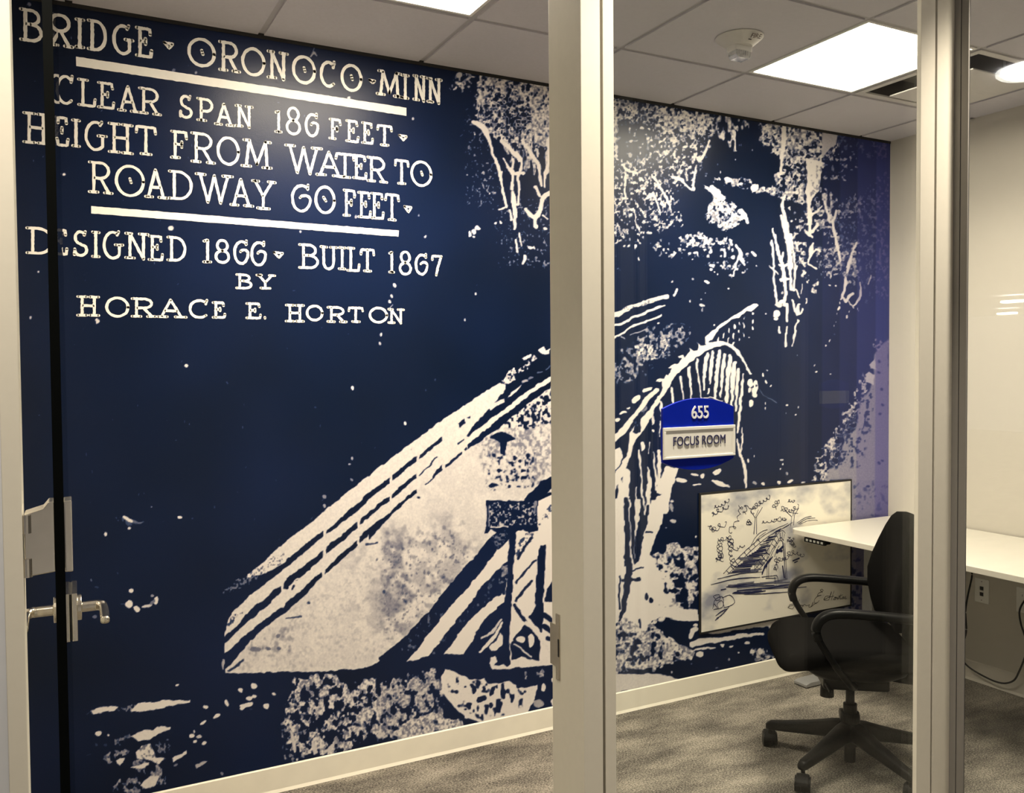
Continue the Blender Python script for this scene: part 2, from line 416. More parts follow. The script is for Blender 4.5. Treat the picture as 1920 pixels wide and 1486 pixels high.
# ================================================================ THE MURAL (flat printed artwork, laid out in its own 2-D plan)
AW, AH = 1720, 1520                   # plan of the artwork
ART = np.zeros((AH, AW), np.float32)
rng = np.random.default_rng(5)
def vnoise(sx, sy, octv=2, seed=0, shape=(AH, AW)):
    g = np.random.default_rng(seed); out = np.zeros(shape, np.float32); amp = 1.0
    for o in range(octv):
        ny, nx = int(shape[0]/sy)+4, int(shape[1]/sx)+4
        R = g.standard_normal((ny, nx)).astype(np.float32)
        yy = np.arange(shape[0])/sy; xx = np.arange(shape[1])/sx
        yi = yy.astype(int); xi = xx.astype(int)
        fy = (yy-yi)[:, None].astype(np.float32); fx = (xx-xi)[None, :].astype(np.float32)
        fy = fy*fy*(3-2*fy); fx = fx*fx*(3-2*fx)
        a = R[yi][:, xi]; b = R[yi][:, xi+1]; c = R[yi+1][:, xi]; e = R[yi+1][:, xi+1]
        out += amp*((a*(1-fx)+b*fx)*(1-fy) + (c*(1-fx)+e*fx)*fy)
        amp *= .55; sx = max(sx/2, 1.3); sy = max(sy/2, 1.3)
    out /= out.std()
    return .5*(1+np.tanh(.798*(out+.0447*out**3)))      # flat 0..1 distribution
YY, XX = np.mgrid[0:AH, 0:AW].astype(np.float32)
WX = XX + 2.6*(vnoise(9, 9, 2, 11)-.5) + 2.0*(vnoise(28, 28, 1, 12)-.5)
WY = YY + 2.6*(vnoise(9, 9, 2, 13)-.5) + 2.0*(vnoise(28, 28, 1, 14)-.5)
NZ = {'leaf': vnoise(3.7, 4.9, 2, 21), 'leaf2': vnoise(4.9, 6.0, 2, 22), 'big': vnoise(9, 11, 3, 23), 'fine': vnoise(3.2, 3.6, 2, 24), 'blot': vnoise(22, 20, 3, 25), 'tall': vnoise(6, 16, 2, 26), 'bite': vnoise(8, 9, 2, 31)}
def cr(ox, oy, s):
    return lambda *P: [(ox+x/s, oy+y/s) for x, y in P]
def smooth01(x): x = np.clip(x, 0, 1); return x*x*(3-2*x)
def pmask(P, soft=0.7, warp=True):
    P = np.array(P, np.float32); pad = 6+soft*2
    x0, y0 = np.maximum(np.floor(P.min(0)-pad), 0).astype(int); x1, y1 = np.ceil(P.max(0)+pad).astype(int)
    x1 = min(x1, AW); y1 = min(y1, AH)
    if x1 <= x0 or y1 <= y0: return None
    X = (WX if warp else XX)[y0:y1, x0:x1]; Y = (WY if warp else YY)[y0:y1, x0:x1]
    ins = np.zeros(X.shape, bool); dist = np.full(X.shape, 1e9, np.float32)
    for (ax, ay), (bx, by) in zip(P, np.roll(P, -1, 0)):
        cnd = ((ay > Y) != (by > Y)); t = (Y-ay)/((by-ay) if by != ay else 1e-9)
        ins ^= cnd & (X < ax+t*(bx-ax))
        L2 = (bx-ax)**2+(by-ay)**2+1e-9; k = np.clip(((X-ax)*(bx-ax)+(Y-ay)*(by-ay))/L2, 0, 1)
        dist = np.minimum(dist, (X-ax-k*(bx-ax))**2+(Y-ay-k*(by-ay))**2)
    sd = np.sqrt(dist)*np.where(ins, 1, -1)
    return (slice(y0, y1), slice(x0, x1)), smooth01(.5+sd/(2*soft))
def put(mk, val):
    if mk is None: return
    s, m = mk; ART[s] = ART[s]*(1-m) + val*m
def PG(P, val=1.0, soft=.7): put(pmask(P, soft), val)
def ST(P, w, val=1.0, soft=.7, smooth=True):
    w = np.atleast_1d(np.array(w, float)); P = np.array(P, float)
    if len(w) < len(P): w = np.interp(np.linspace(0, 1, len(P)), np.linspace(0, 1, len(w)), w) if len(w) > 1 else np.full(len(P), w[0])
    if smooth and len(P) > 2:
        Q = np.array([tuple(v) for v in catmull([(x, y, ww) for (x, y), ww in zip(P, w)], 5)]); P, w = Q[:, :2], Q[:, 2]
    pad = 6+w.max()
    x0, y0 = np.maximum(np.floor(P.min(0)-pad), 0).astype(int); x1, y1 = np.ceil(P.max(0)+pad).astype(int)
    x1 = min(x1, AW); y1 = min(y1, AH)
    if x1 <= x0 or y1 <= y0: return
    X = WX[y0:y1, x0:x1]; Y = WY[y0:y1, x0:x1]; best = np.full(X.shape, -1e9, np.float32)
    for i in range(len(P)-1):
        (ax, ay), (bx, by) = P[i], P[i+1]
        k = np.clip(((X-ax)*(bx-ax)+(Y-ay)*(by-ay))/((bx-ax)**2+(by-ay)**2+1e-9), 0, 1)
        dd = np.sqrt((X-ax-k*(bx-ax))**2+(Y-ay-k*(by-ay))**2)
        best = np.maximum(best, .5*(w[i]+(w[i+1]-w[i])*k)-dd)
    put(((slice(y0, y1), slice(x0, x1)), smooth01(.5+best/(2*soft))), val)
def EL(cx, cy, rx, ry, rot=0, val=1.0, soft=.7):
    a = math.radians(rot)
    PG([(cx+rx*math.cos(t)*math.cos(a)-ry*math.sin(t)*math.sin(a), cy+rx*math.cos(t)*math.sin(a)+ry*math.sin(t)*math.cos(a)) for t in np.linspace(0, 2*math.pi, 13)[:-1]], val, soft)
def FO(P, dens, kind='leaf', lvl=1.0, feather=10, edge=.10, dark=False, floor=0.0):
    """leaf-like fleck texture inside a feathered outline; dark=True bites flecks out of white"""
    mk = pmask(P, feather)
    if mk is None: return
    s, m = mk; n = NZ['bite' if dark and kind == 'big' else kind][s]
    d = dens*m
    edge = max(edge, .24)
    f = smooth01((n-(1-d))/edge+.5*(d > .02))*np.clip(m*3, 0, 1)
    tone = .52+.48*np.clip(NZ['fine'][s]*1.25, 0, 1)
    if dark: ART[s] = ART[s]*(1-f*lvl)
    else: ART[s] = np.maximum(ART[s], np.maximum(f*lvl*tone, floor*m))

def cA(*P): return cr(400, 960, 4.644)(*P)
def cB(*P): return cr(680, 640, 4.643)(*P)
def cC(*P): return cr(720, 900, 3.909)(*P)
def cD(*P): return cr(500, 1220, 3.491)(*P)
def cE(*P): return cr(100, 1280, 6.0)(*P)
def cE2(*P): return cr(400, 1280, 5.333)(*P)
def cF(*P): return cr(840, 120, 3.910)(*P)
def cG(*P): return cr(1140, 170, 5.307)(*P)
def cH(*P): return cr(1400, 220, 5.307)(*P)
def cI(*P): return cr(1140, 440, 5.307)(*P)
def cJ(*P): return cr(1400, 440, 5.307)(*P)
def cK(*P): return cr(1140, 640, 4.644)(*P)
def cL(*P): return cr(1140, 940, 4.016)(*P)
def cM(*P): return cr(1440, 640, 5.308)(*P)
def cS(*P): return cr(60, 880, 4.953)(*P)
def els(f, s, *L):
    for cx, cy, rx, ry, *q in L:
        x, y = f((cx, cy))[0]; EL(x, y, rx/s, ry/s, *(q or [0]))

# ---- the deck of the bridge, left half
PG(cA((330, 520), (420, 440), (530, 340), (660, 230), (790, 140), (880, 60), (940, 0)) + cB((180, 1070), (410, 890), (640, 720), (850, 580), (1060, 440), (1200, 350), (1255, 375), (1250, 410), (1150, 530), (1235, 490), (1240, 580), (1400, 462), (1625, 298), (1720, 235), (1740, 1100))
   + cC((1250, 0), (1300, 60), (1020, 150), (745, 345), (840, 362), (715, 488), (640, 590), (470, 770), (340, 950), (190, 1110), (60, 1260), (0, 1300)) + cA((1400, 1330), (1200, 1370), (1000, 1385), (800, 1385), (600, 1390), (115, 1410), (90, 1120), (115, 960)), .97)
FO(cA((330, 1050), (700, 1000), (680, 1230), (320, 1250)), .16, 'big', .30, 8, .6, dark=True)
FO(cA((1300, 100), (1700, 100), (1700, 1150), (1350, 1250), (1150, 500)), .30, 'blot', .14, 20, .9, dark=True)
FO(cC((0, 400), (500, 250), (700, 500), (380, 900), (0, 1200)), .45, 'blot', .16, 20, .9, dark=True)
FO(cC((0, 400), (560, 300), (650, 560), (330, 950), (0, 1200)), .16, 'big', .30, 14, .6, dark=True)
FO(cC((0, 500), (500, 350), (600, 560), (330, 950), (0, 1200)), .07, 'leaf', .45, 14, .2, dark=True)
FO(cA((700, 850), (1650, 200), (1650, 1200), (800, 1370), (130, 1400)), .22, 'leaf2', .10, 14, .4, dark=True)
FO(cB((1000, 900), (1300, 650), (1640, 420), (1650, 1150), (1500, 1250), (1080, 1200)), .42, 'leaf2', .34, 10, .8, dark=True)
FO(cA((-100, 600), (500, 300), (1300, -400), (3000, -1500), (3000, 0), (1700, 1150), (1300, 1380), (100, 1410)), .75, 'fine', .06, 4, 1.0, dark=True)
FO(cA((300, 1100), (1000, 500), (2000, -400), (3000, -1000), (3000, 0), (1700, 1150), (1300, 1380), (100, 1410)), .6, 'blot', .05, 12, 1.0, dark=True)
FO(cB((1200, 720), (1460, 540), (1640, 430), (1640, 700), (1400, 760)), .5, 'leaf2', .95, 6, .2, dark=True)
FO(cB((1090, 1000), (1480, 950), (1480, 1250), (1100, 1280)), .20, 'leaf2', .95, 10, .12, dark=True)
PG(cB((1110, 830), (1170, 790), (1230, 785), (1320, 830), (1330, 845), (1255, 865), (1240, 980), (1210, 985), (1190, 870), (1110, 845)), .02)
PG(cB((1095, 1250), (1120, 1230), (1185, 1245), (1120, 1270)), .02)
for f, P in ((cA, ((-150, 850), (300, 575), (400, 548), (520, 500), (618, 440), (640, 405), (790, 290), (960, 165), (962, 205), (800, 345), (620, 490), (480, 600), (330, 720), (100, 930), (-150, 1000))),
             (cA, ((40, 1130), (200, 1000), (360, 810), (420, 780), (520, 685), (590, 640), (597, 690), (480, 800), (330, 930), (160, 1090), (40, 1180))),
             (cA, ((620, 600), (700, 530), (955, 335), (950, 390), (780, 555), (720, 600), (640, 670), (614, 668))),
             (cA, ((980, 300), (1255, 85), (1258, 130), (985, 362))), (cA, ((1285, 60), (1350, 0), (1440, -75), (1440, -35), (1290, 105))),
             (cA, ((100, 1218), (200, 1150), (400, 970), (590, 825), (612, 825), (630, 780), (780, 670), (940, 520), (940, 565), (800, 720), (600, 885), (430, 1010), (300, 1150), (180, 1290), (105, 1370))),
             (cA, ((975, 490), (1250, 245), (1252, 290), (1110, 420), (970, 535))), (cA, ((1270, 215), (1525, 10), (1525, 45), (1400, 160), (1275, 265))), (cA, ((1540, 0), (1640, -75), (1640, -40), (1545, 20)))):
    PG(f(*P), 0.0)
PG(cA((990, 150), (1090, 70)) + cB((-100, 1450), (0, 1365), (150, 1250), (240, 1185), (235, 1235), (100, 1340), (0, 1420)) + cA((1230, 10), (990, 185)), 0)
for P in (((262, 1165), (470, 995), (470, 1035), (262, 1205)), ((495, 985), (690, 828), (690, 865), (495, 1018)), ((835, 720), (885, 675), (890, 705), (850, 745)), ((905, 670), (940, 640), (930, 665)),
          ((-15, 1560), (50, 1486), (230, 1345), (230, 1385), (140, 1450), (80, 1500), (-15, 1595)), ((255, 1325), (465, 1150), (465, 1190), (255, 1362)), ((60, 1680), (240, 1486), (330, 1400), (470, 1280), (480, 1315), (400, 1370), (260, 1490), (60, 1720)),
          ((610, 1190), (650, 1110), (695, 1065), (695, 1120), (610, 1205)), ((730, 1070), (870, 955), (870, 980), (730, 1100)), ((890, 940), (905, 918), (918, 935), (900, 955)),
          ((915, 900), (1100, 740), (1250, 620), (1400, 500), (1630, 330), (1760, 300), (1640, 385), (1480, 512), (1300, 655), (1130, 790), (925, 937)),
          ((905, 825), (950, 750), (1000, 690), (1100, 585), (1112, 602), (1235, 522), (1240, 480), (1700, 170), (1700, 245), (1620, 300), (1400, 470), (1240, 585), (1090, 690), (920, 825))):
    PG(cB(*P), 0)
ST(cB((500, 1165), (640, 1000)), 2.2, 0); ST(cB((550, 1250), (605, 1205)), 2.2, 0); ST(cB((835, 890), (880, 850)), 2.5, .1); EL(*cB((490, 1360))[0], 2.6, 2.3, 0, 0)
ST(cB((930, 855), (1090, 725), (1240, 605), (1400, 487), (1625, 325)), [9, 8.5, 8, 7.5, 7], .96); PG(cB((1265, 490), (1290, 440), (1395, 375), (1340, 440)), .95); ST(cB((1400, 360), (1435, 345)), 5, .7); ST(cB((1455, 325), (1480, 312)), 4, .5); ST(cB((1530, 275), (1570, 262)), 3, .45); ST(cB((1590, 240), (1630, 215)), 3, .4)
FO(cB((1220, 350), (1250, 270), (1330, 230), (1350, 330), (1270, 375)), .72, 'fine', 1, 3); FO(cB((1340, 270), (1440, 180), (1470, 210), (1360, 300)), .6, 'fine', .9, 3)
FO(cB((1380, 150), (1470, 110), (1530, 140), (1430, 195)), .8, 'fine', 1, 3); PG(cB((1520, 80), (1580, 40), (1600, 75), (1645, 50), (1620, 105), (1560, 115)), .95)
FO(cA((60, 720), (200, 590), (400, 490), (420, 560), (200, 680)), .45, 'fine', .5, 4); EL(*cA((320, 555))[0], 4.5, 4, 0, 1)
FO(cA((330, 520), (500, 400), (620, 360), (600, 450), (330, 570)), .25, 'fine', .6, 3, dark=True); FO(cA((90, 980), (200, 880), (260, 870), (150, 1000)), .4, 'fine', .7, 3, dark=True)
ST(cA((700, 620), (730, 580), (770, 575)), 3, .9); ST(cA((692, 675), (702, 645)), 3, 0); ST(cA((85, 1280), (90, 1370)), 4, .75)
for P, w in ((((140, 1385), (200, 1340), (260, 1285)), 4), (((630, 925), (760, 905)), 3), (((1330, 280), (1430, 265)), 3.4)): ST(cA(*P), w, .2)
els(cA, 4.644, (830, 785, 16, 14, 0, .25), (1425, 418, 10, 14, 0, .45), (1485, 690, 14, 14, 0, .3), (560, 1075, 20, 20, 0, .5), (480, 1185, 28, 16, 0, .45), (370, 1195, 45, 24, 0, .5), (575, 1180, 18, 14, 0, .4), (1375, 220, 6, 6, 0, .2))
# ---- the substructure and the sign
PG(cC((1320, -60), (1150, 10), (1030, 140), (1090, 160), (1150, 140), (1260, 30), (1330, -20)), .03)
PG(cC((745, 150), (1250, 150), (1330, 1330), (1000, 1400), (800, 1400), (0, 1450), (-40, 1300), (200, 1110), (360, 930), (480, 770), (650, 590), (730, 480), (830, 380), (760, 330)), 0)
PG(cC((1125, 150), (1330, 60), (1330, 1310), (925, 1340), (935, 900), (965, 380), (1060, 350), (1125, 360)), .97)
PG(cC((915, 430), (905, 590), (820, 665), (700, 800), (600, 935), (470, 1110), (330, 1290), (165, 1332), (250, 1220), (380, 1060), (480, 930), (620, 780), (700, 680), (830, 510)), .97)
PG(cC((905, 735), (870, 830), (760, 900), (690, 965), (600, 1050), (500, 1180), (440, 1277), (585, 1268), (740, 1020), (830, 930), (885, 890)), .97)
FO(cC((820, 690), (760, 900), (640, 950), (400, 1280), (340, 1290), (470, 1110), (640, 920)), .20, 'leaf2', .45, 4)
FO(cC((860, 640), (915, 560), (905, 740), (840, 760)), .6, 'leaf2', .7, 5)
FO(cC((60, 1290), (250, 1060), (420, 900), (480, 940), (250, 1230)), .20, 'leaf2', .5, 5)
FO(cC((780, 420), (870, 360), (910, 400), (830, 520)), .5, 'fine', .5, 4)
ST(cC((860, 1020), (790, 1110), (710, 1160)), [5, 7, 4], .85); ST(cC((870, 1050), (790, 1170), (705, 1255)), [5, 8, 6], .95)
PG(cC((850, 1120), (880, 1150), (870, 1210), (830, 1250), (780, 1250), (770, 1220), (820, 1180)), .95)
PG(cC((778, 1345), (785, 1300), (815, 1290), (830, 1330), (810, 1360), (920, 1345), (960, 1300), (1010, 1320), (1250, 1285), (1330, 1280), (1330, 1345), (1000, 1372), (800, 1392)), .95)
ST(cC((950, 390), (958, 560), (945, 740), (938, 900), (928, 1120), (922, 1340)), 2.4, .95)
ST(cC((940, 345), (935, 560), (925, 740), (915, 900), (905, 1120), (900, 1340)), [12, 10, 9, 9, 10, 11], 0)
PG(cC((1130, 510), (1150, 475), (1185, 475), (1170, 880), (1155, 1120), (1060, 1005), (1110, 930), (1122, 560)), 0)
ST(cC((955, 915), (1040, 1040)), 6.5, 0); PG(cC((955, 1155), (1035, 1060), (1100, 1110), (1140, 1180), (1140, 1315), (1060, 1300), (930, 1200), (935, 1315), (1010, 1290), (1080, 1310), (935, 1210)), 0)
PG(cC((930, 1205), (1080, 1305), (1010, 1290), (935, 1320)), 0); els(cC, 3.909, (1000, 1165, 30, 22), (1075, 1175, 22, 55))
ST(cC((1040, 1040), (1100, 1100), (1240, 1290)), 6.5, .93); ST(cC((960, 1200), (1080, 1290)), 4, .9)
PG(cC((1190, 790), (1260, 690), (1330, 690), (1330, 890), (1185, 890)), 0); ST(cC((1175, 990), (1260, 1060)), 9, 0); ST(cC((1170, 1070), (1260, 1130)), 8, 0); EL(*cC((1205, 1160))[0], 6, 4, 0, .1)
for P in (((970, 750), (1000, 710), (1110, 585)), ((970, 880), (1020, 810), (1080, 735)), ((980, 570), (1000, 530), (1080, 420))): ST(cC(*P), [5, 4, 4], .12)
FO(cC((960, 560), (990, 440), (1060, 370), (1110, 390), (1050, 470), (990, 560)), .5, 'fine', .7, 4, dark=True); FO(cC((1120, 330), (1240, 150), (1240, 230), (1150, 330)), .45, 'fine', .7, 4, dark=True)
ST(cC((882, 770), (880, 830)), 4, 0)
PG(cC((758, 155), (1125, 150), (1125, 370), (1060, 380), (960, 345), (790, 335), (765, 385), (740, 385), (752, 330)), .03)
FO(cC((770, 165), (1125, 160), (1125, 330), (775, 330)), .26, 'fine', .8, 2); ST(cC((785, 338), (900, 335)), 3, .9); ST(cC((775, 190), (770, 330)), 3, .6); ST(cC((1110, 160), (1105, 240)), 5, .6)
# ---- foliage below the bridge
PG(cA((115, 1412), (600, 1392), (700, 1400), (700, 1500), (100, 1480)), 0, 1.5)
FO(cD((110, 330), (200, 150), (420, 160), (560, 200), (720, 175), (740, 520), (420, 720), (130, 720)), .56, 'big', .95, 6, .16)
FO(cD((740, 210), (920, 160), (1100, 115), (1150, 280), (1160, 480), (720, 600), (700, 400)), .62, 'big', .86, 6, .3)
FO(cD((1090, 390), (1290, 470), (1300, 520), (860, 600), (850, 480)), .93, 'big', .96, 6, .2)
PG(cD((1140, 180), (1170, 115), (1250, 140), (1330, 180), (1430, 180), (1440, 215), (1540, 210), (1590, 195), (1620, 220), (1700, 240), (1780, 222), (1770, 260), (1740, 340), (1700, 430), (1420, 470), (1300, 440), (1180, 320), (1140, 260)), .95)
FO(cD((1180, 150), (1420, 190), (1700, 250), (1730, 330), (1440, 460), (1200, 330)), .15, 'big', 1, 5, .08, dark=True)
for P, w in ((((1470, 280), (1480, 245)), 7), (((1550, 300), (1545, 230)), 8), (((1650, 230), (1700, 210)), 6), (((1390, 320), (1430, 310)), 8), (((1365, 260), (1340, 225)), 7), (((1420, 245), (1420, 265)), 5)): ST(cD(*P), w, 0)
els(cD, 3.491, (1470, 355, 14, 20, 0, 0), (1530, 350, 14, 20, 0, 0), (1300, 385, 9, 9, 0, 0), (1250, 200, 9, 9, 0, 0), (1815, 235, 18, 25), (1780, 340, 40, 30, 0, .7), (1880, 330, 20, 30), (1880, 190, 14, 22))
FO(cD((1680, 140), (1880, 110), (1900, 160), (1700, 180)), .7, 'big', .8, 5)
for P in (((160, 530), (175, 590), (185, 660)), ((300, 590), (320, 660)), ((385, 665), (430, 620))): ST(cD(*P), [5, 8, 5], .85)
FO(cD((90, 480), (150, 450), (200, 700), (120, 720)), .28, 'leaf2', .8, 6)
# ---- water marks and spots, bottom left
PG(cE((420, 300), (500, 285), (600, 270), (700, 258), (735, 268), (700, 305), (560, 340), (460, 360)), .95); PG(cE((870, 300), (920, 260), (960, 225), (1200, 200), (1540, 188), (1540, 215), (1300, 270), (1000, 325), (880, 320)), .98)
FO(cE((700, 300), (830, 250), (920, 250), (880, 320)), .6, 'fine', .6, 4); FO(cE((360, 350), (430, 300), (430, 350)), .5, 'fine', .3, 4)
PG(cE((870, 600), (950, 560), (1030, 530), (1120, 535), (1160, 490), (1320, 485), (1320, 515), (1200, 570), (1100, 640), (960, 655)), .95)
FO(cE((640, 650), (870, 570), (900, 620), (700, 700)), .55, 'leaf2', .65, 5); FO(cE((570, 850), (650, 770), (870, 735), (860, 770), (700, 830), (640, 910)), .65, 'leaf2', .75, 5)
PG(cE((925, 770), (1000, 710), (1100, 685), (1140, 760), (1160, 830), (1280, 850), (1180, 910), (1060, 860), (940, 840)), .95); FO(cE((930, 700), (1260, 680), (1280, 900), (950, 860)), .25, 'leaf2', .5, 4, dark=True)
PG(cE((700, 878), (760, 840), (800, 840), (790, 900), (745, 928)), .97); PG(cE((850, 950), (960, 920), (1085, 895), (1080, 930), (980, 970)), .95); PG(cE((1335, 830), (1430, 800), (1505, 755), (1500, 800), (1350, 892)), .96)
PG(cE((1590, 930), (1660, 890), (1740, 880), (1690, 920), (1610, 970)), .75); PG(cE((980, 1150), (1090, 1040), (1190, 1050), (1150, 1160), (1040, 1200)), .92)
FO(cE((640, 1120), (880, 1040), (1160, 920), (1300, 980), (1300, 1120), (900, 1236), (700, 1236)), .42, 'big', .75, 8, .25); FO(cE((900, 800), (1200, 880), (1200, 1000), (950, 1080)), .42, 'big', .7, 8, .3)
FO(cE((1140, 680), (1320, 640), (1290, 780), (1180, 800)), .5, 'leaf2', .6, 6)
els(cE, 6, (507, 570, 38, 28, -10), (618, 582, 17, 17), (1720, 275, 33, 24, -20), (1840, 380, 48, 22, -25), (1690, 445, 38, 18, -35), (1570, 590, 36, 28, -20), (1645, 600, 30, 22, 20, .85), (1600, 660, 32, 18, -45), (1690, 680, 26, 20, -30), (1402, 25, 22, 17, -20), (1595, 542, 10, 14), (1895, 1025, 18, 14), (480, 695, 26, 18, 60, .3), (590, 695, 24, 18, 0, .25), (395, 810, 30, 16, -20, .2), (1380, 920, 30, 12, -20, .6))
els(cE2, 5.333, (130, 200, 24, 40, -10), (275, 80, 30, 20, 20), (410, 25, 36, 30), (360, 145, 36, 24), (410, 130, 26, 22), (330, 215, 75, 24, -20), (295, 250, 36, 22, -30), (605, 112, 24, 18, 20), (535, 228, 30, 32), (90, 910, 20, 12, 0, .6), (380, 260, 20, 16, 0, .25))
els(cS, 4.953, (890, 460, 52, 20, 28), (685, 595, 20, 17, -30), (905, 545, 17, 14, -20, .9), (1370, 447, 22, 15), (1108, 343, 9, 9), (922, 1130, 28, 22), (898, 1250, 40, 32), (968, 1295, 36, 26, 20), (1068, 1265, 52, 18, -15, .85), (1155, 1215, 28, 36, 15), (1110, 1172, 20, 14, 0, .7), (575, 1360, 24, 18, 0, .45), (550, 1030, 10, 18, -20, .5), (600, 1090, 22, 16, 20, .25), (795, 960, 8, 12, 0, .35))
ST(cS((815, 1235), (860, 1245)), 2, .4); ST(cS((940, 480), (990, 505), (1035, 490)), [5, 4, 3], .45)
FO(cS((780, 450), (880, 450), (960, 510), (870, 530), (790, 500)), .55, 'fine', .35, 4); ST(cS((1100, 1240), (1130, 1220)), 6, .5)
for x, y, r, v in ((349, 684, 3.6, 1), (660, 727, 4, 1), (760.5, 792.5, 3.2, 1), (741, 535, 3, .9), (734, 554, 3, .8), (731, 565, 3.2, .8), (714, 627, 3, .8), (710.5, 644, 2.6, .8), (659.5, 899, 2.6, .6), (609, 929.5, 3.6, .6), (609, 948, 3.8, .7), (655, 870, 2.4, .7), (661, 859, 2.4, .7), (119.5, 327, 3.3, 1), (70, 510, 2.4, .9), (56, 596, 2.4, .8), (182, 602, 4.5, .9), (320, 428, 4.5, .9), (563, 433, 2.6, .8), (655, 185, 3.2, 1), (774, 222, 2.6, .8), (889, 435, 4.5, 1), (881, 441, 4, 1), (896, 428, 4, 1), (870, 599, 2, .8), (891, 552, 2.5, .8), (797, 443, 2, .9), (784, 402, 2, .6), (666, 405, 2.6, .7), (55, 7, 3.5, .55), (196, 172, 1, .3), (590, 764, 2, .3), (326, 131, 4, .5), (366, 137, 2.5, .7), (75, 778, 1.5, .4)):
    EL(x, y, r, r*1.25 if r < 3.3 else r, 0, v)
ST([(584, 108), (590, 98), (594, 106)], [3, 5, 2], .75); ST([(586, 102), (592, 88)], 2, .6); ST([(152, 519), (166, 508)], 1.2, .25); ST([(736, 570), (729, 582)], 2, .7)
g = np.random.default_rng(3)
for i in range(230):
    x, y = g.uniform(60, 1020), g.uniform(30, 1050); r = g.uniform(.6, 1.5)
    if x > 420 and y > 640 and (y-640) > (1030-x)*.8: continue
    ST([(x, y), (x+g.normal()*1.2, y+g.uniform(0, 4))], r*1.5, g.uniform(.12, .5))
# ---- tree at the top, middle (partly behind the post)
cp = lambda *P: cF(*P)
FO(cF((215, 40), (760, 140), (1250, 300), (1250, 700), (750, 690), (700, 600), (600, 640), (500, 610), (430, 570), (380, 545), (300, 520), (240, 440), (205, 360), (195, 260), (215, 180)), .80, 'leaf2', .97, 6, .3)
FO(cF((590, 300), (760, 280), (1250, 320), (1250, 560), (760, 620), (620, 600)), .97, 'leaf2', .95, 8, .3)
FO(cF((330, 230), (480, 220), (600, 340), (600, 440), (480, 560), (330, 480), (230, 420), (230, 290)), .30, 'leaf2', 1, 10, .12, dark=True)
FO(cF((380, 540), (620, 600), (760, 620), (760, 820), (600, 800), (440, 720)), .34, 'tall', .9, 8, .12)
FO(cF((130, 380), (280, 480), (330, 700), (370, 900), (330, 1100), (130, 1000), (140, 650)), .13, 'fine', .6, 14, .12)
FO(cF((60, 60), (210, 60), (210, 190), (20, 190)), .34, 'leaf2', .85, 8, .12)
FO(cF((340, 1000), (750, 1000), (1250, 1000), (1250, 1500), (380, 1500)), .12, 'fine', .6, 14, .12)
for P, w in ((((185, 420), (225, 435), (270, 480), (310, 590), (340, 690), (375, 800), (405, 920), (435, 1045)), [6, 9, 10, 7, 6, 7, 6, 6]), (((430, 1045), (375, 1062)), 3), (((390, 560), (480, 640), (520, 700)), [7, 9, 9]), (((440, 590), (520, 680), (540, 740), (515, 830), (520, 950), (515, 1025)), [6, 7, 6, 6, 5, 6]),
             (((400, 690), (440, 760), (475, 800), (470, 920)), [4, 5, 7, 5]), (((470, 760), (475, 700)), 6), (((480, 940), (485, 1020), (495, 1110), (490, 1205)), [6, 9, 7, 5]), (((455, 1070), (470, 1140)), 5), (((540, 560), (600, 640), (660, 740), (680, 895)), [6, 7, 8, 5]), (((740, 560), (740, 700), (715, 800), (705, 900)), [9, 8, 7, 5]),
             (((760, 930), (700, 970), (675, 1060), (650, 1120), (640, 1190)), [9, 9, 9, 9, 5]), (((565, 1070), (610, 1110), (640, 1130)), [6, 8, 8]), (((640, 900), (670, 970)), 6), (((690, 1110), (730, 1130)), 4), (((495, 1290), (502, 1375)), [5, 4]), (((525, 1235), (535, 1330)), [4, 3]), (((565, 1405), (550, 1460)), [7, 5]), (((390, 790), (385, 850)), 5), (((500, 800), (555, 800)), 7)):
    ST(cF(*P), w, .96)
els(cF, 3.91, (220, 1210, 22, 14), (160, 1240, 12, 20), (190, 1262, 11, 8), (605, 1345, 20, 14), (630, 1342, 9, 16), (88, 85, 24, 20, 0, .8), (88, 145, 15, 13), (65, 170, 8, 8), (155, 605, 10, 16, 0, .5), (650, 1190, 18, 18), (715, 1200, 18, 12, 20), (350, 1160, 10, 9), (387, 1158, 9, 9), (715, 430, 9, 14, 0, .15), (195, 520, 7, 8), (265, 800, 9, 16, -20, .7), (262, 890, 6, 26, -25, .7), (300, 905, 6, 22, 30, .6), (310, 945, 6, 10), (349, 938, 5, 8), (145, 808, 9, 7, 0, .7))
# ---- right part: foliage
FO(cG((-500, -120), (80, 60), (480, 130), (830, 190), (1080, 250), (1090, 420), (880, 500), (700, 560), (560, 660), (480, 520), (430, 330), (330, 300), (80, 330), (-500, 300)), .60, 'leaf', .92, 8, .25)
FO(cG((470, 150), (830, 200), (1060, 260), (1000, 400), (720, 430), (540, 450)), .84, 'leaf', .98, 8, .3)
FO(cG((80, 700), (440, 640), (880, 600), (980, 470), (1010, 560), (900, 800), (820, 900), (640, 1000), (740, 1220), (740, 1330), (560, 1400), (80, 1500), (-500, 1500), (-500, 700)), .38, 'leaf', 1, 12, .12)
FO(cG((430, 330), (700, 480), (900, 480), (880, 720), (700, 880), (480, 800)), .42, 'leaf', 1, 10, .12)
FO(cG((80, 330), (430, 330), (440, 700), (80, 720)), .13, 'leaf2', 1, 10, .10)
FO(cG((1080, 240), (1400, 310), (1440, 400), (1330, 400), (1290, 640), (1180, 530), (1090, 430)), .42, 'tall', .95, 8, .15)
FO(cG((950, 830), (1100, 860), (1250, 860), (1460, 900), (1480, 980), (1300, 970), (1050, 900)), .30, 'leaf2', .95, 5, .12)
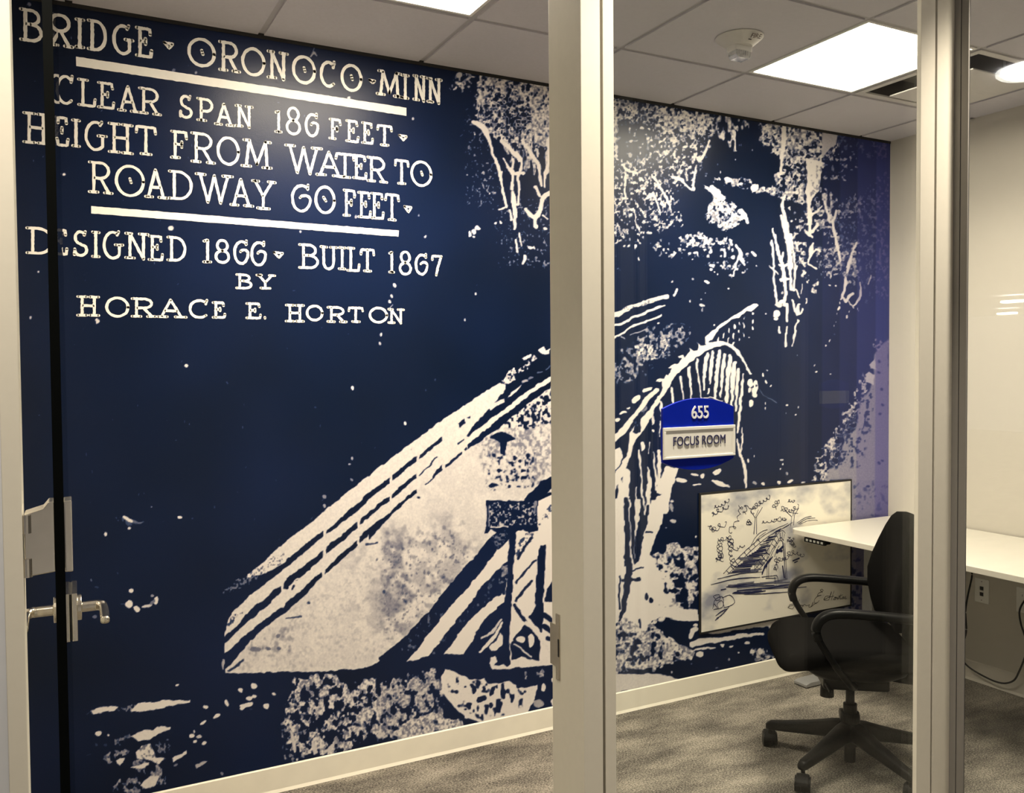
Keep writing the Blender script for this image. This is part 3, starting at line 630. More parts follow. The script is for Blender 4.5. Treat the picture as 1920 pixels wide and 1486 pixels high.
FO(cG((940, 930), (1000, 960), (1040, 940), (1100, 980), (1180, 1080), (1290, 1150), (1360, 1230), (1390, 1310), (1330, 1270), (1280, 1340), (1210, 1400), (1120, 1380), (1080, 1300), (1000, 1320), (975, 1270), (1000, 1120), (1050, 1100), (1060, 1030), (960, 970)), .80, 'leaf', 1, 4, .15)
PG(cG((945, 930), (1000, 965), (1040, 940), (1100, 985), (1180, 1080), (1150, 1100), (1060, 1050), (960, 970)), .98); ST(cG((1320, 1190), (1375, 1260), (1385, 1310)), [8, 8, 5], 1)
for P, w in ((((140, 730), (200, 790), (290, 825)), [4, 6, 4]), (((175, 820), (170, 1000), (185, 1060)), [3, 4, 3]), (((440, 830), (520, 970), (590, 1080), (620, 1180)), [4, 4, 5, 3]), (((640, 850), (720, 880), (770, 930), (830, 990)), [5, 7, 5, 4]), (((460, 1020), (500, 1150), (520, 1230)), [4, 4, 3]), (((380, 1070), (450, 1045)), 6), (((860, 620), (900, 690), (960, 620), (1010, 500)), [5, 6, 6, 4]), (((880, 740), (850, 870), (840, 940)), [3, 5, 4]), (((1260, 400), (1265, 500), (1270, 600)), [6, 4, 3]), (((260, 1190), (290, 1350)), 3)):
    ST(cG(*P), w, .97)
els(cG, 5.307, (325, 362, 14, 20), (400, 375, 18, 12), (432, 490, 12, 10), (440, 545, 12, 10), (225, 500, 24, 20, 40, .9), (225, 640, 26, 22, 40, .75), (1200, 890, 42, 26, 20), (1325, 922, 25, 20), (1455, 960, 36, 40, 40), (848, 975, 12, 28), (1125, 805, 7, 14), (1437, 592, 6, 14), (770, 555, 26, 18), (1095, 735, 10, 10, 0, .5), (1265, 685, 6, 8))
FO(cI((-200, -40), (80, 0), (520, 60), (1000, 60), (1200, 40), (1400, 200), (1360, 400), (1240, 420), (900, 260), (640, 240), (80, 90), (-200, 90)), .20, 'leaf2', .95, 8, .12)
FO(cI((700, 20), (900, -25), (1100, 50), (1180, 20), (1180, 80), (1000, 120), (740, 90)), .66, 'leaf', .98, 5, .2)
for P, w in ((((1280, 110), (1320, 180), (1330, 250), (1360, 300)), [6, 8, 6, 4]), (((1310, 200), (1280, 290), (1245, 410)), [5, 4, 3]), (((1160, 150), (1155, 210)), 4.5), (((1215, 50), (1235, 100)), 4), (((660, 600), (680, 540)), [4, 5]), (((1430, 170), (1470, 210)), 3.5)): ST(cI(*P), w, .95)
els(cI, 5.307, (1030, 310, 22, 16), (1030, 352, 16, 14), (985, 465, 24, 18, 30), (1065, 372, 9, 9), (1240, 220, 20, 16, 30), (815, 655, 10, 18), (1195, 532, 9, 9), (925, 640, 7, 9), (935, 700, 34, 18, 20, .8), (935, 745, 9, 20, 0, .7), (965, 577, 6, 6), (850, 450, 16, 14, 0, .7), (635, 465, 12, 10, 0, .8), (1055, 897, 8, 9), (310, 240, 8, 22, -20), (1240, 150, 12, 18), (1160, 312, 6, 7), (1088, 390, 6, 10), (645, 190, 20, 10, 10, .9), (600, 140, 12, 8, 20), (1340, 375, 20, 12, 20, .8), (1380, 190, 12, 14, 0, .6), (870, 170, 14, 12, 0, .9), (1020, 170, 18, 24, 0, .9))
FO(cH((130, 60), (430, 60), (900, 150), (910, 330), (770, 420), (760, 520), (600, 440), (480, 330), (420, 400), (340, 420), (250, 350), (130, 230)), .72, 'leaf2', .95, 6, .25)
FO(cH((880, 150), (1430, 240), (1430, 420), (1150, 400), (900, 350)), .40, 'leaf', .48, 10, .3)
FO(cH((760, 330), (1100, 330), (1090, 500), (800, 540)), .30, 'leaf', .75, 10, .15)
FO(cH((760, 590), (980, 570), (1000, 630), (780, 630)), .55, 'leaf', .75, 5, .15)
FO(cH((260, 540), (380, 560), (560, 640), (590, 800), (600, 870), (480, 860), (380, 820), (290, 780), (140, 730), (60, 750), (30, 650), (110, 690), (300, 690)), .70, 'leaf2', .95, 5, .2)
FO(cH((360, 300), (580, 330), (580, 640), (350, 560)), .46, 'leaf', .95, 6, .15)
FO(cH((650, 850), (750, 680), (830, 770), (930, 880), (940, 1300), (860, 1450), (780, 1300), (740, 1100), (660, 1150)), .44, 'leaf2', .85, 10, .2)
FO(cH((920, 880), (1070, 760), (1180, 860), (1110, 1000), (930, 1000)), .50, 'leaf', .65, 8, .25)
FO(cH((880, 1000), (1430, 500), (1430, 1600), (920, 1600)), .36, 'leaf', .46, 16, .3)
FO(cH((480, 1240), (600, 1240), (600, 1486), (470, 1486)), .60, 'leaf2', .95, 6, .2); FO(cH((420, 880), (600, 880), (620, 1180), (480, 1200)), .26, 'leaf2', .9, 10, .15)
FO(cH((700, 1290), (940, 1300), (920, 1600), (720, 1600)), .45, 'leaf', .8, 8, .2)
PG(cH((575, 410), (660, 420), (745, 440), (750, 600), (720, 720), (660, 800), (640, 880), (655, 1000), (640, 1185), (615, 1180), (612, 900), (580, 740), (600, 620)), .97); FO(cH((640, 450), (750, 450), (740, 700), (640, 780)), .3, 'leaf', .35, 4, dark=True)
ST(cH((370, 90), (365, 300), (345, 480), (335, 560)), [9, 8, 6, 6], .95); PG(cH((750, 150), (910, 160), (900, 250), (820, 330), (760, 420)), .80)
for P, w in ((((370, 790), (355, 870), (385, 960), (410, 1160), (440, 1486)), [4, 6, 7, 9, 8]), (((350, 985), (385, 1130), (410, 1260), (425, 1486)), [6, 7, 7, 6]), (((645, 980), (690, 930), (740, 880)), [5, 5, 3]), (((710, 1060), (680, 1100), (630, 1160)), [7, 6, 5]), (((600, 1150), (650, 1195)), 5), (((880, 930), (860, 1080), (900, 1280), (925, 1420)), [4, 6, 6, 6]), (((770, 830), (800, 940), (830, 1050)), [6, 6, 4]), (((260, 1105), (290, 1210), (320, 1330), (365, 1486)), [4, 4, 5, 6]), (((250, 1230), (262, 1350), (275, 1486)), [4, 4, 4]), (((1090, 1250), (1040, 1370), (1000, 1486)), [4, 5, 4]), (((660, 1250), (630, 1300), (640, 1360)), 4), (((690, 1310), (640, 1370), (605, 1440)), [4, 6, 4])):
    ST(cH(*P), w, .93)
FO(cJ((480, 100), (580, 90), (590, 180), (535, 250), (600, 370), (640, 420), (750, 470), (690, 590), (610, 530), (560, 430), (500, 300), (480, 200)), .66, 'leaf2', .97, 4, .2)
FO(cJ((800, 130), (940, 150), (960, 380), (860, 390), (700, 280), (720, 180)), .45, 'leaf', .8, 8, .2); FO(cJ((920, 100), (1110, 60), (1110, 420), (1040, 520), (940, 420)), .40, 'leaf2', .8, 8, .2)
FO(cJ((1100, -20), (1420, -20), (1420, 620), (1200, 670), (1110, 480)), .30, 'leaf', .42, 12, .3)
for P, w in ((((285, 0), (310, 150), (350, 250), (370, 400), (385, 600), (375, 700)), [6, 7, 7, 7, 7, 6]), (((250, 80), (275, 280), (270, 450), (300, 690)), [4.5, 4, 4, 4.5]), (((400, 0), (430, 200), (435, 540)), [7, 5.5, 5.5]), (((445, 0), (470, 200), (482, 380), (465, 540)), [6, 5, 5, 5]), (((440, 545), (465, 548)), 6), (((330, 300), (430, 295)), 5), (((240, 310), (280, 340), (310, 385)), 3), (((370, 180), (360, 260)), 4),
             (((660, 85), (645, 180), (610, 270)), [3.5, 6, 4]), (((610, 285), (685, 330)), 5), (((690, 140), (740, 160)), 4), (((405, 700), (400, 790), (398, 860)), [7, 5, 5]), (((402, 905), (395, 1000), (388, 1105)), [4, 4, 6]), (((520, 690), (505, 790)), [4, 8]), (((560, 740), (530, 790), (500, 790)), 4), (((512, 850), (490, 920), (470, 1040), (457, 1115)), [4, 4, 3, 3]), (((320, 910), (330, 970)), 4), (((490, 540), (520, 630)), [3, 4]), (((1085, 90), (1040, 210), (1000, 370)), [3.5, 5, 4]), (((985, 425), (975, 540), (942, 640)), [5, 6, 4]), (((1135, 480), (1125, 600), (1065, 715)), [3, 5, 4]), (((1020, 670), (1060, 740)), 2.5), (((450, 650), (480, 740), (490, 770)), [4, 6, 5]), (((555, 500), (540, 590)), 2.5), (((600, 640), (585, 690)), 3), (((960, 630), (985, 670), (1020, 620), (1060, 590)), [3, 6, 7, 6]), (((1240, 410), (1210, 500)), 2.5)):
    ST(cJ(*P), w, .95)
els(cJ, 5.307, (345, 450, 22, 24), (400, 440, 22, 16), (345, 575, 14, 14, 0, .8), (320, 700, 40, 28, 0, .85), (350, 665, 30, 20), (300, 790, 34, 42), (295, 845, 26, 14), (930, 680, 9, 16), (910, 735, 14, 24, 20), (897, 790, 5, 14), (885, 865, 5, 8), (868, 905, 4, 10), (865, 980, 5, 10, 0, .6), (822, 1052, 7, 14, 20), (788, 1102, 8, 10), (825, 497, 12, 12), (885, 502, 11, 12), (990, 822, 14, 18, 20), (1020, 770, 6, 18, 20), (1108, 750, 8, 22, -20, .8), (842, 1392, 8, 9), (690, 1365, 8, 10), (676, 1298, 4, 12, 20), (508, 1188, 5, 8), (65, 785, 9, 12), (67, 862, 11, 20), (62, 930, 10, 22), (25, 1020, 9, 8), (190, 780, 7, 12), (170, 1400, 8, 18), (190, 1470, 12, 14), (100, 305, 7, 7), (70, 190, 14, 30, -40, .85), (10, 185, 16, 14, 0, .7), (210, 1350, 5, 6))
FO(cM((950, 330), (870, 480), (720, 780), (640, 960), (500, 1110), (460, 1250), (440, 1390), (620, 1380), (740, 1200), (880, 960), (1060, 500)), .50, 'leaf2', .95, 8, .25)
PG(cM((1060, 120), (1200, -30), (1215, 1500), (830, 1500), (820, 1375), (585, 1375), (605, 1260), (700, 1230), (730, 1100), (770, 940), (880, 870), (890, 700), (950, 560), (1010, 480), (1050, 330)), .66, 2.0)
PG([(1588, 900), (1680, 900), (1680, 1170), (1582, 1170)], .64, 2.0); FO([(1590, 1060), (1675, 1040), (1675, 1180), (1585, 1180)], .30, 'leaf2', .7, 10, dark=True); FO([(1590, 905), (1675, 900), (1675, 1060), (1590, 1060)], .12, 'leaf2', .45, 8, dark=True)
FO(cM((700, 900), (1000, 500), (1060, 500), (1000, 900), (900, 1230), (640, 1240)), .34, 'leaf2', .75, 10, .25, dark=True)
PG(cM((960, 330), (1000, 305), (1060, 320), (1050, 430), (980, 400)), .9); PG(cM((1010, 220), (1060, 160), (1080, 280), (1010, 270)), .85); FO(cM((1030, 0), (1200, -40), (1200, 60), (1060, 90)), .5, 'leaf2', .8, 6)
for x, y in ((1105, 60), (1110, 190), (1095, 300), (1140, 480), (1135, 630), (1118, 715), (1145, 1190), (1110, 1215), (990, 1440)): EL(*cM((x, y))[0], 3.2, 2.4, 30, .12)
els(cM, 5.308, (460, 235, 5, 14, 20), (480, 303, 9, 12), (628, 330, 8, 9), (578, 40, 7, 12, 30), (187, 630, 16, 10), (275, 730, 10, 11), (307, 658, 6, 14), (33, 445, 10, 14), (657, 902, 5, 10), (295, 125, 5, 7, 0, .6), (65, 600, 20, 5, 35, .8), (130, 1180, 24, 14, 0, .8), (145, 1225, 12, 14), (125, 1265, 10, 12), (195, 1320, 16, 18, 0, .7), (110, 1405, 24, 20), (220, 1395, 34, 14, -20), (345, 1395, 18, 10), (180, 715, 6, 12, 0, .7))
# ---- far railing of the arch, its near arch and bars
PG(cI((-250, 880), (75, 765), (240, 700), (420, 625), (610, 585), (605, 625), (420, 680), (240, 740), (75, 825), (-250, 960)), .90); FO(cI((75, 760), (300, 690), (610, 600), (240, 750)), .25, 'fine', .5, 3, dark=True)
ST(cI((-250, 1010), (80, 900), (300, 800), (440, 745), (570, 700)), [5, 5, 5, 6, 3], .95); ST(cI((-250, 1150), (100, 1000), (250, 910), (400, 855), (525, 800)), [4, 4, 4, 5, 3.5], .95); ST(cI((220, 1003), (300, 970), (400, 930)), [2, 2.5, 2], .7); ST(cI((130, 1010), (170, 1040)), 2.5, .8); EL(*cI((497, 880))[0], 2.6, 1.8, -20)
FO(cI((380, 920), (740, 890), (850, 950), (740, 1100), (560, 1220), (440, 1300), (350, 1400), (80, 1490), (-200, 1500), (-200, 1290), (80, 1290), (140, 1160), (270, 1090)), .48, 'leaf2', .72, 8, .35)
FO(cI((270, 1100), (480, 1080), (620, 1010), (560, 1180), (400, 1260), (280, 1180)), .62, 'leaf', .95, 8, .3)
PG(cI((955, 1015), (1060, 930), (1200, 840), (1350, 740), (1480, 672), (1500, 690), (1430, 770), (1380, 760), (1290, 830), (1220, 850), (1160, 905), (1100, 940), (1070, 970), (1030, 1040), (990, 1060), (1000, 1080), (960, 1090)), .98)
PG(cK((415, 345), (430, 320), (480, 325), (500, 290), (520, 300), (560, 240), (525, 225), (580, 195), (600, 200), (640, 150), (605, 130), (660, 115), (670, 140), (710, 90), (710, 55), (750, 80), (780, 70), (775, 5), (800, 35), (850, 30), (845, 0), (880, 5), (930, -5), (1010, -5), (1020, 35), (900, 60), (850, 85), (760, 150), (650, 240), (560, 340), (490, 460), (430, 560), (370, 670), (300, 790), (230, 870), (200, 1000), (130, 1160), (75, 1270), (-150, 1700), (-150, 1330), (70, 1140), (165, 990), (175, 800), (280, 690), (370, 590), (440, 470), (465, 400), (465, 350)), .97)
ST(cK((1000, 10), (1060, 35), (1110, 70), (1155, 120), (1190, 180), (1245, 285)), [8, 7, 6, 5.5, 5, 4.5], .97); ST(cK((1085, 30), (1095, 5)), 3, .95)
ST(cK((-150, 1000), (70, 830), (190, 700), (260, 610), (340, 500), (420, 420)), [16, 13, 10, 9, 9, 9], .95); PG(cK((210, 790), (270, 680), (290, 670), (285, 790), (230, 800)), 0); PG(cK((325, 570), (350, 540), (375, 550), (360, 600), (335, 610)), 0)
PG(cK((70, 940), (100, 920), (130, 960), (130, 1020), (70, 1130), (-60, 1200), (-60, 1000)), .95); FO(cK((180, 690), (340, 560), (330, 680), (200, 800)), .3, 'leaf2', .6, 4)
els(cK, 4.644, (250, 500, 44, 26, -35), (340, 418, 44, 18, -30), (130, 622, 34, 14, -10), (85, 680, 22, 18, -40), (180, 575, 20, 9, -30), (390, 780, 12, 18), (300, 905, 18, 45), (385, 690, 15, 45, 0, .9))
for P, w in ((((870, 110), (850, 200), (840, 300), (828, 420)), [6, 8, 7, 4]), (((915, 90), (905, 160), (895, 260), (885, 370)), [6, 8, 7, 3]), (((975, 85), (960, 200), (945, 330), (928, 490)), [7, 9, 8, 5]), (((1018, 110), (1010, 190), (1000, 300), (978, 475)), [5, 7, 6, 4]), (((1065, 120), (1058, 200), (1045, 350), (1028, 530)), [7, 9, 8, 6]), (((1105, 180), (1095, 260), (1085, 400), (1070, 560)), [7, 8, 7, 5]), (((1140, 250), (1130, 330), (1120, 420), (1110, 600)), [7, 7, 6, 4]), (((1180, 280), (1168, 400), (1150, 560), (1130, 790)), [3, 5.5, 6, 4.5]),
             (((778, 160), (785, 260), (795, 400), (802, 490)), [5, 4, 2.5, 3]), (((710, 230), (715, 320), (720, 400), (728, 495)), [6, 6, 4, 3]), (((635, 310), (642, 380), (655, 500)), [6, 4, 3]), (((553, 400), (562, 480), (572, 560)), [5, 5, 4]), (((1120, 850), (1150, 980), (1185, 1120), (1205, 1270)), [4, 5, 7, 4]), (((1175, 750), (1165, 860), (1155, 960)), [2.5, 3.5, 2.5]), (((462, 520), (470, 640), (480, 760)), [4, 7, 3]), (((450, 700), (445, 830)), [3, 2]),
             (((160, 1140), (150, 1300), (135, 1500)), [14, 13, 11]), (((268, 940), (285, 1130), (300, 1300), (318, 1500)), [4, 4, 4, 3]), (((350, 1100), (360, 1250), (350, 1380), (335, 1500)), [3, 9, 8, 8]), (((398, 960), (410, 1120), (425, 1280)), [3, 4, 5]), (((445, 950), (450, 1060), (438, 1240)), [6, 8, 5]), (((252, 1260), (240, 1500)), [3, 4]), (((180, 1350), (178, 1500)), 4), (((360, 880), (355, 970)), [3, 2]), (((875, 410), (870, 450)), 4), (((820, 490), (900, 490), (1000, 520)), 2.5), (((95, 1180), (110, 1290), (95, 1500)), [6, 10, 8])):
    ST(cK(*P), w, .96)
PG(cK((500, 1085), (610, 1110), (590, 1180), (560, 1290), (525, 1500), (360, 1500), (400, 1390), (425, 1345), (470, 1330), (425, 1320), (430, 1270), (470, 1160)), .96)
els(cK, 4.644, (640, 1205, 56, 22, 5), (757, 1155, 36, 14, 10), (828, 1168, 20, 28, 20), (950, 1132, 48, 22, -25), (975, 1235, 80, 22, 20), (775, 1242, 40, 10, 5), (1285, 400, 30, 70, 5), (1240, 365, 22, 40, 0), (1235, 430, 16, 25), (1250, 540, 20, 34), (1285, 470, 24, 22), (565, 1388, 18, 18, 0, .8), (555, 1440, 16, 30, 0, .7), (1355, 1235, 18, 16), (1280, 1225, 26, 18, 20, .7), (1355, 290, 8, 18), (1378, 355, 9, 16), (1422, 390, 8, 12), (1372, 580, 8, 12), (1370, 540, 6, 12), (1215, 1035, 10, 18), (1245, 932, 5, 7), (1268, 1000, 6, 8), (1390, 250, 7, 7))
els(cK, 4.644, (1296, 385, 10, 10, 0, 0), (1262, 395, 6, 14, 0, 0)); ST(cK((1330, 420), (1350, 470), (1410, 500), (1465, 535)), 1.6, .5); ST(cK((1040, 1262), (1050, 1270)), 4, .9)
els(cI, 5.307, (1262, 920, 12, 30), (1205, 960, 9, 30), (1150, 1000, 10, 30), (1310, 890, 8, 22), (1355, 910, 7, 34), (1445, 860, 12, 24), (1443, 930, 13, 22), (1252, 1010, 10, 30), (1305, 970, 8, 22), (1452, 788, 12, 10, -30), (1247, 1085, 9, 20), (1350, 1000, 6, 18), (1300, 1045, 6, 12), (1405, 1022, 7, 7), (1198, 1050, 7, 30), (1095, 1040, 9, 30), (1358, 830, 5, 22))
# ---- lower right: trunk foot, bushes, water
PG(cL((290, 150), (300, 60), (330, -20), (440, -20), (400, 170), (350, 290), (320, 400), (440, 480), (500, 700), (420, 860), (330, 900), (300, 990), (130, 860), (95, 900), (-60, 1000), (-60, 480), (180, 490), (235, 430), (255, 300)), .96)
FO(cL((330, 390), (440, 375), (450, 330), (520, 310), (600, 345), (670, 345), (680, 920), (450, 880), (340, 930), (280, 780), (330, 560)), .86, 'big', .97, 4, .16)
PG(cL((340, 800), (500, 790), (600, 810), (670, 815), (670, 905), (560, 905), (450, 870), (340, 880)), .95)
FO(cL((80, 860), (300, 880), (400, 960), (480, 1010), (600, 1100), (660, 1140), (640, 1185), (510, 1210), (420, 1230), (380, 1290), (300, 1270), (130, 1290), (-80, 1300), (-80, 880)), .88, 'big', .97, 4, .12)
PG(cL((-80, 1290), (130, 1300), (380, 1290), (540, 1325), (560, 1345), (80, 1440), (-80, 1470)), .90, 1.2); PG(cL((130, 1250), (200, 1265), (340, 1255), (330, 1290), (170, 1300)), 0)
FO(cL((90, 880), (380, 960), (560, 1130), (480, 1220), (200, 1230), (90, 1100)), .16, 'big', 1, 6, .10, dark=True); FO(cL((330, 400), (670, 360), (670, 800), (400, 780)), .20, 'big', 1, 5, .12, dark=True)
PG(cL((340, 930), (440, 905), (600, 900), (690, 905), (670, 960), (615, 1005), (640, 1105), (540, 1070), (440, 1000)), 0)
PG(cL((490, 590), (570, 570), (570, 650), (500, 640)), 0); PG(cL((510, 700), (580, 690), (575, 760), (515, 760)), 0); PG(cL((610, 800), (680, 690), (680, 810)), 0); PG(cL((500, 420), (540, 440), (540, 490), (500, 480)), 0)
PG(cL((60, -20), (140, -20), (135, 250), (125, 420), (110, 590), (70, 900), (-80, 900), (-80, -20)), .95); PG(cL((155, -20), (176, -20), (182, 200), (185, 440), (200, 500), (165, 500), (160, 200)), .93); PG(cL((198, -20), (244, -20), (232, 160), (214, 260), (205, 430), (192, 430), (200, 200)), .93)
for P, w in ((((140, -20), (145, 200), (150, 400), (155, 560), (120, 780), (85, 890)), [8, 9, 9, 12, 9, 4]), (((180, 60), (185, 250), (190, 430)), [5, 6, 3]), (((255, 60), (245, 180), (222, 300), (215, 440)), [8, 9, 10, 6]), (((110, 590), (240, 582)), 5), (((90, 560), (85, 800)), 3), (((175, 525), (260, 490)), 2.5), (((290, 230), (330, 232)), 3), (((235, 885), (250, 945)), 3), (((80, 1010), (140, 1000)), 6), (((300, 30), (285, 160)), [5, 3])): ST(cL(*P), w, .03)
els(cL, 4.016, (290, 715, 18, 26, 0, 0), (375, 1015, 22, 14, 40, 0), (525, 1145, 18, 16, 0, 0), (325, 745, 16, 24, 0, 0), (160, 1190, 26, 12, 0, .05), (260, 1180, 18, 22, 0, 0), (345, 1075, 16, 22, 0, .05), (230, 1060, 22, 20, 0, .1))
PG(cL((380, 1285), (420, 1240), (510, 1215), (640, 1190), (700, 1150), (850, 1090), (1300, 1010), (1500, 1000), (1500, 1190), (540, 1330)), 0)
for P, w in ((((620, 1020), (640, 970), (670, 960)), [9, 9, 6]), (((640, 1075), (720, 1050), (820, 1040), (950, 1020), (1160, 995)), [12, 13, 9, 9, 5]), (((780, 1000), (900, 975), (1060, 945), (1160, 925)), [4, 5, 5, 4]), (((650, 1120), (740, 1105), (815, 1100)), [3, 5, 3])): ST(cL(*P), w, .93)
PG(cL((690, 985), (800, 965), (1070, 920), (1300, 880), (1300, 940), (1070, 970), (800, 1005)), .93); ST(cL((680, 1020), (800, 1005), (950, 990), (1100, 955), (1200, 950)), [8, 6, 7, 4, 6], 0)
els(cL, 4.016, (865, 1078, 15, 14), (930, 1085, 18, 9), (1045, 1070, 26, 12, -5, .9), (690, 1150, 30, 20, -10), (910, 1185, 9, 16, 0, .7), (980, 1135, 8, 8), (487, 1280, 8, 12, 0, .8), (655, 935, 16, 12), (630, 1225, 6, 8, 0, .6), (1080, 1130, 20, 18), (1140, 1125, 18, 24), (820, 1250, 12, 6, 0, .5))
FO(cL((1060, 1110), (1230, 1100), (1250, 1180), (1110, 1200)), .5, 'leaf2', .85, 5)
els(cL, 4.016, (485, 45, 14, 30, 0, .7), (490, 150, 26, 14, 0, .8), (490, 0, 16, 10, 0, .9), (440, 195, 10, 6, 0, .6), (665, 270, 8, 12))
ART = np.clip(ART, 0, 1)

# ---- put the print on the wall: three drops of wall covering
def mural_material():
    m, nt, b = nm('printed_wall_covering')
    at = N(nt, 'ShaderNodeAttribute'); at.attribute_name = 'ink'
    tc = N(nt, 'ShaderNodeTexCoord'); ns = N(nt, 'ShaderNodeTexNoise'); ns.inputs['Scale'].default_value = 110; ns.inputs['Detail'].default_value = 4
    nt.links.new(tc.outputs['Object'], ns.inputs['Vector'])
    s1 = N(nt, 'ShaderNodeMath', operation='SUBTRACT'); s1.inputs[1].default_value = .5; nt.links.new(ns.outputs['Fac'], s1.inputs[0])
    s2 = N(nt, 'ShaderNodeMath', operation='MULTIPLY_ADD'); s2.inputs[1].default_value = .16; nt.links.new(s1.outputs[0], s2.inputs[0]); nt.links.new(at.outputs['Fac'], s2.inputs[2])
    big = N(nt, 'ShaderNodeTexNoise'); big.inputs['Scale'].default_value = 1.1; big.inputs['Detail'].default_value = 2; nt.links.new(tc.outputs['Object'], big.inputs['Vector'])
    nv = ramp(nt, [(.3, (.0022, .0068, .021)), (.7, (.0048, .0140, .058))]); nt.links.new(big.outputs['Fac'], nv.inputs['Fac'])
    r = ramp(nt, [(.12, (.008, .016, .05)), (.34, (.035, .062, .15)), (.62, (.27, .265, .325)), (.95, (.83, .78, .745))])
    nt.links.new(s2.outputs[0], r.inputs['Fac'])
    st = N(nt, 'ShaderNodeMapRange'); st.inputs['From Min'].default_value = .08; st.inputs['From Max'].default_value = .26; st.interpolation_type = 'SMOOTHSTEP'
    nt.links.new(s2.outputs[0], st.inputs['Value'])
    mx = N(nt, 'ShaderNodeMix'); mx.data_type = 'RGBA'
    nt.links.new(st.outputs['Result'], mx.inputs[0]); nt.links.new(nv.outputs[0], mx.inputs[6]); nt.links.new(r.outputs[0], mx.inputs[7])
    ti = N(nt, 'ShaderNodeAttribute'); ti.attribute_name = 'violet'          # colour steps to violet towards the right end
    vr = ramp(nt, [(.10, (.034, .046, .22)), (.60, (.12, .112, .32)), (.9, (.22, .20, .44))]); nt.links.new(s2.outputs[0], vr.inputs['Fac'])
    mv = N(nt, 'ShaderNodeMix'); mv.data_type = 'RGBA'
    nt.links.new(ti.outputs['Fac'], mv.inputs[0]); nt.links.new(mx.outputs[2], mv.inputs[6]); nt.links.new(vr.outputs[0], mv.inputs[7])
    nt.links.new(mv.outputs[2], b.inputs['Base Color'])
    b.inputs['Roughness'].default_value = .28; b.inputs['Specular IOR Level'].default_value = .26
    n2 = N(nt, 'ShaderNodeTexNoise'); n2.inputs['Scale'].default_value = 420; nt.links.new(tc.outputs['Object'], n2.inputs['Vector'])
    bp = N(nt, 'ShaderNodeBump'); bp.inputs['Strength'].default_value = .22; bp.inputs['Distance'].default_value = .0012
    nt.links.new(n2.outputs['Fac'], bp.inputs['Height']); nt.links.new(bp.outputs['Normal'], b.inputs['Normal'])
    return m
MT['mural'] = mural_material()
mural = empty('wall_mural', (0, 0, 0))
tag(mural, 'navy blue printed wall mural of a white iron bridge with hand lettered text', 'mural')
def plan_uv(x, z, y=-.0015):
    d0, d1, d2 = x-CAM[0], y-CAM[1], z-CAM[2]
    f = d0*fwd[0]+d1*fwd[1]+d2*fwd[2]
    return 960+FPX*(d0*rgt[0]+d1*rgt[1]+d2*rgt[2])/f, 743-FPX*(d0*upv[0]+d1*upv[1]+d2*upv[2])/f
ZS = np.linspace(BBH+.001, H-.0015, 800)
VX, VV = [], []
for u_, a_, b_ in ((1500, 0, .06), (1541, .06, .18), (1574, .18, .34), (1606, .34, .62), (1641, .62, .95)):
    VX += [wpt(u_-1.2, 690)[0], wpt(u_+1.2, 690)[0]]; VV += [a_, b_]
def panel(u0, u1, x0=None, x1=None):
    n = int((u1-u0)/1.75)
    us = np.linspace(u0, u1, n); xs = np.array([wpt(u, 690, -.0015)[0] for u in us])
    if x0 is not None: xs[0] = x0
    if x1 is not None: xs[-1] = x1
    nz = len(ZS)
    Xg, Zg = np.meshgrid(xs, ZS)
    U, V = plan_uv(Xg, Zg)
    U = np.clip(U, 0, AW-2); V = np.clip(V, 0, AH-2); ui = U.astype(int); vi = V.astype(int); fu = U-ui; fv = V-vi
    ink = (ART[vi, ui]*(1-fu)+ART[vi, ui+1]*fu)*(1-fv) + (ART[vi+1, ui]*(1-fu)+ART[vi+1, ui+1]*fu)*fv
    co = np.stack([Xg, np.full_like(Xg, -.0015), Zg], -1).reshape(-1, 3).astype(np.float32)
    idx = np.arange(n*nz).reshape(nz, n)
    q = np.stack([idx[:-1, :-1], idx[:-1, 1:], idx[1:, 1:], idx[1:, :-1]], -1).reshape(-1, 4).astype(np.int32)
    me = bpy.data.meshes.new('panel'); me.vertices.add(len(co)); me.vertices.foreach_set('co', co.ravel())
    me.loops.add(q.size); me.loops.foreach_set('vertex_index', q.ravel())
    me.polygons.add(len(q)); me.polygons.foreach_set('loop_start', np.arange(0, q.size, 4, dtype=np.int32))
    me.update(calc_edges=True)
    a = me.attributes.new('ink', 'FLOAT', 'POINT'); a.data.foreach_set('value', ink.ravel().astype(np.float32))
    vv = np.interp(xs, VX, VV); vv = np.broadcast_to(vv, Xg.shape)
    a = me.attributes.new('violet', 'FLOAT', 'POINT'); a.data.foreach_set('value', np.ascontiguousarray(vv).ravel().astype(np.float32))
    me.materials.append(MT['mural'])
    o = bpy.data.objects.new('panel', me); return link(o, mural)
xa, xb = wpt(706, 690, -.0015)[0], wpt(1140, 690, -.0015)[0]
panel(2, 706, x0=-4.0995, x1=xa); panel(706, 1140, x0=xa, x1=xb); panel(1140, 1669, x0=xb, x1=-.0005)

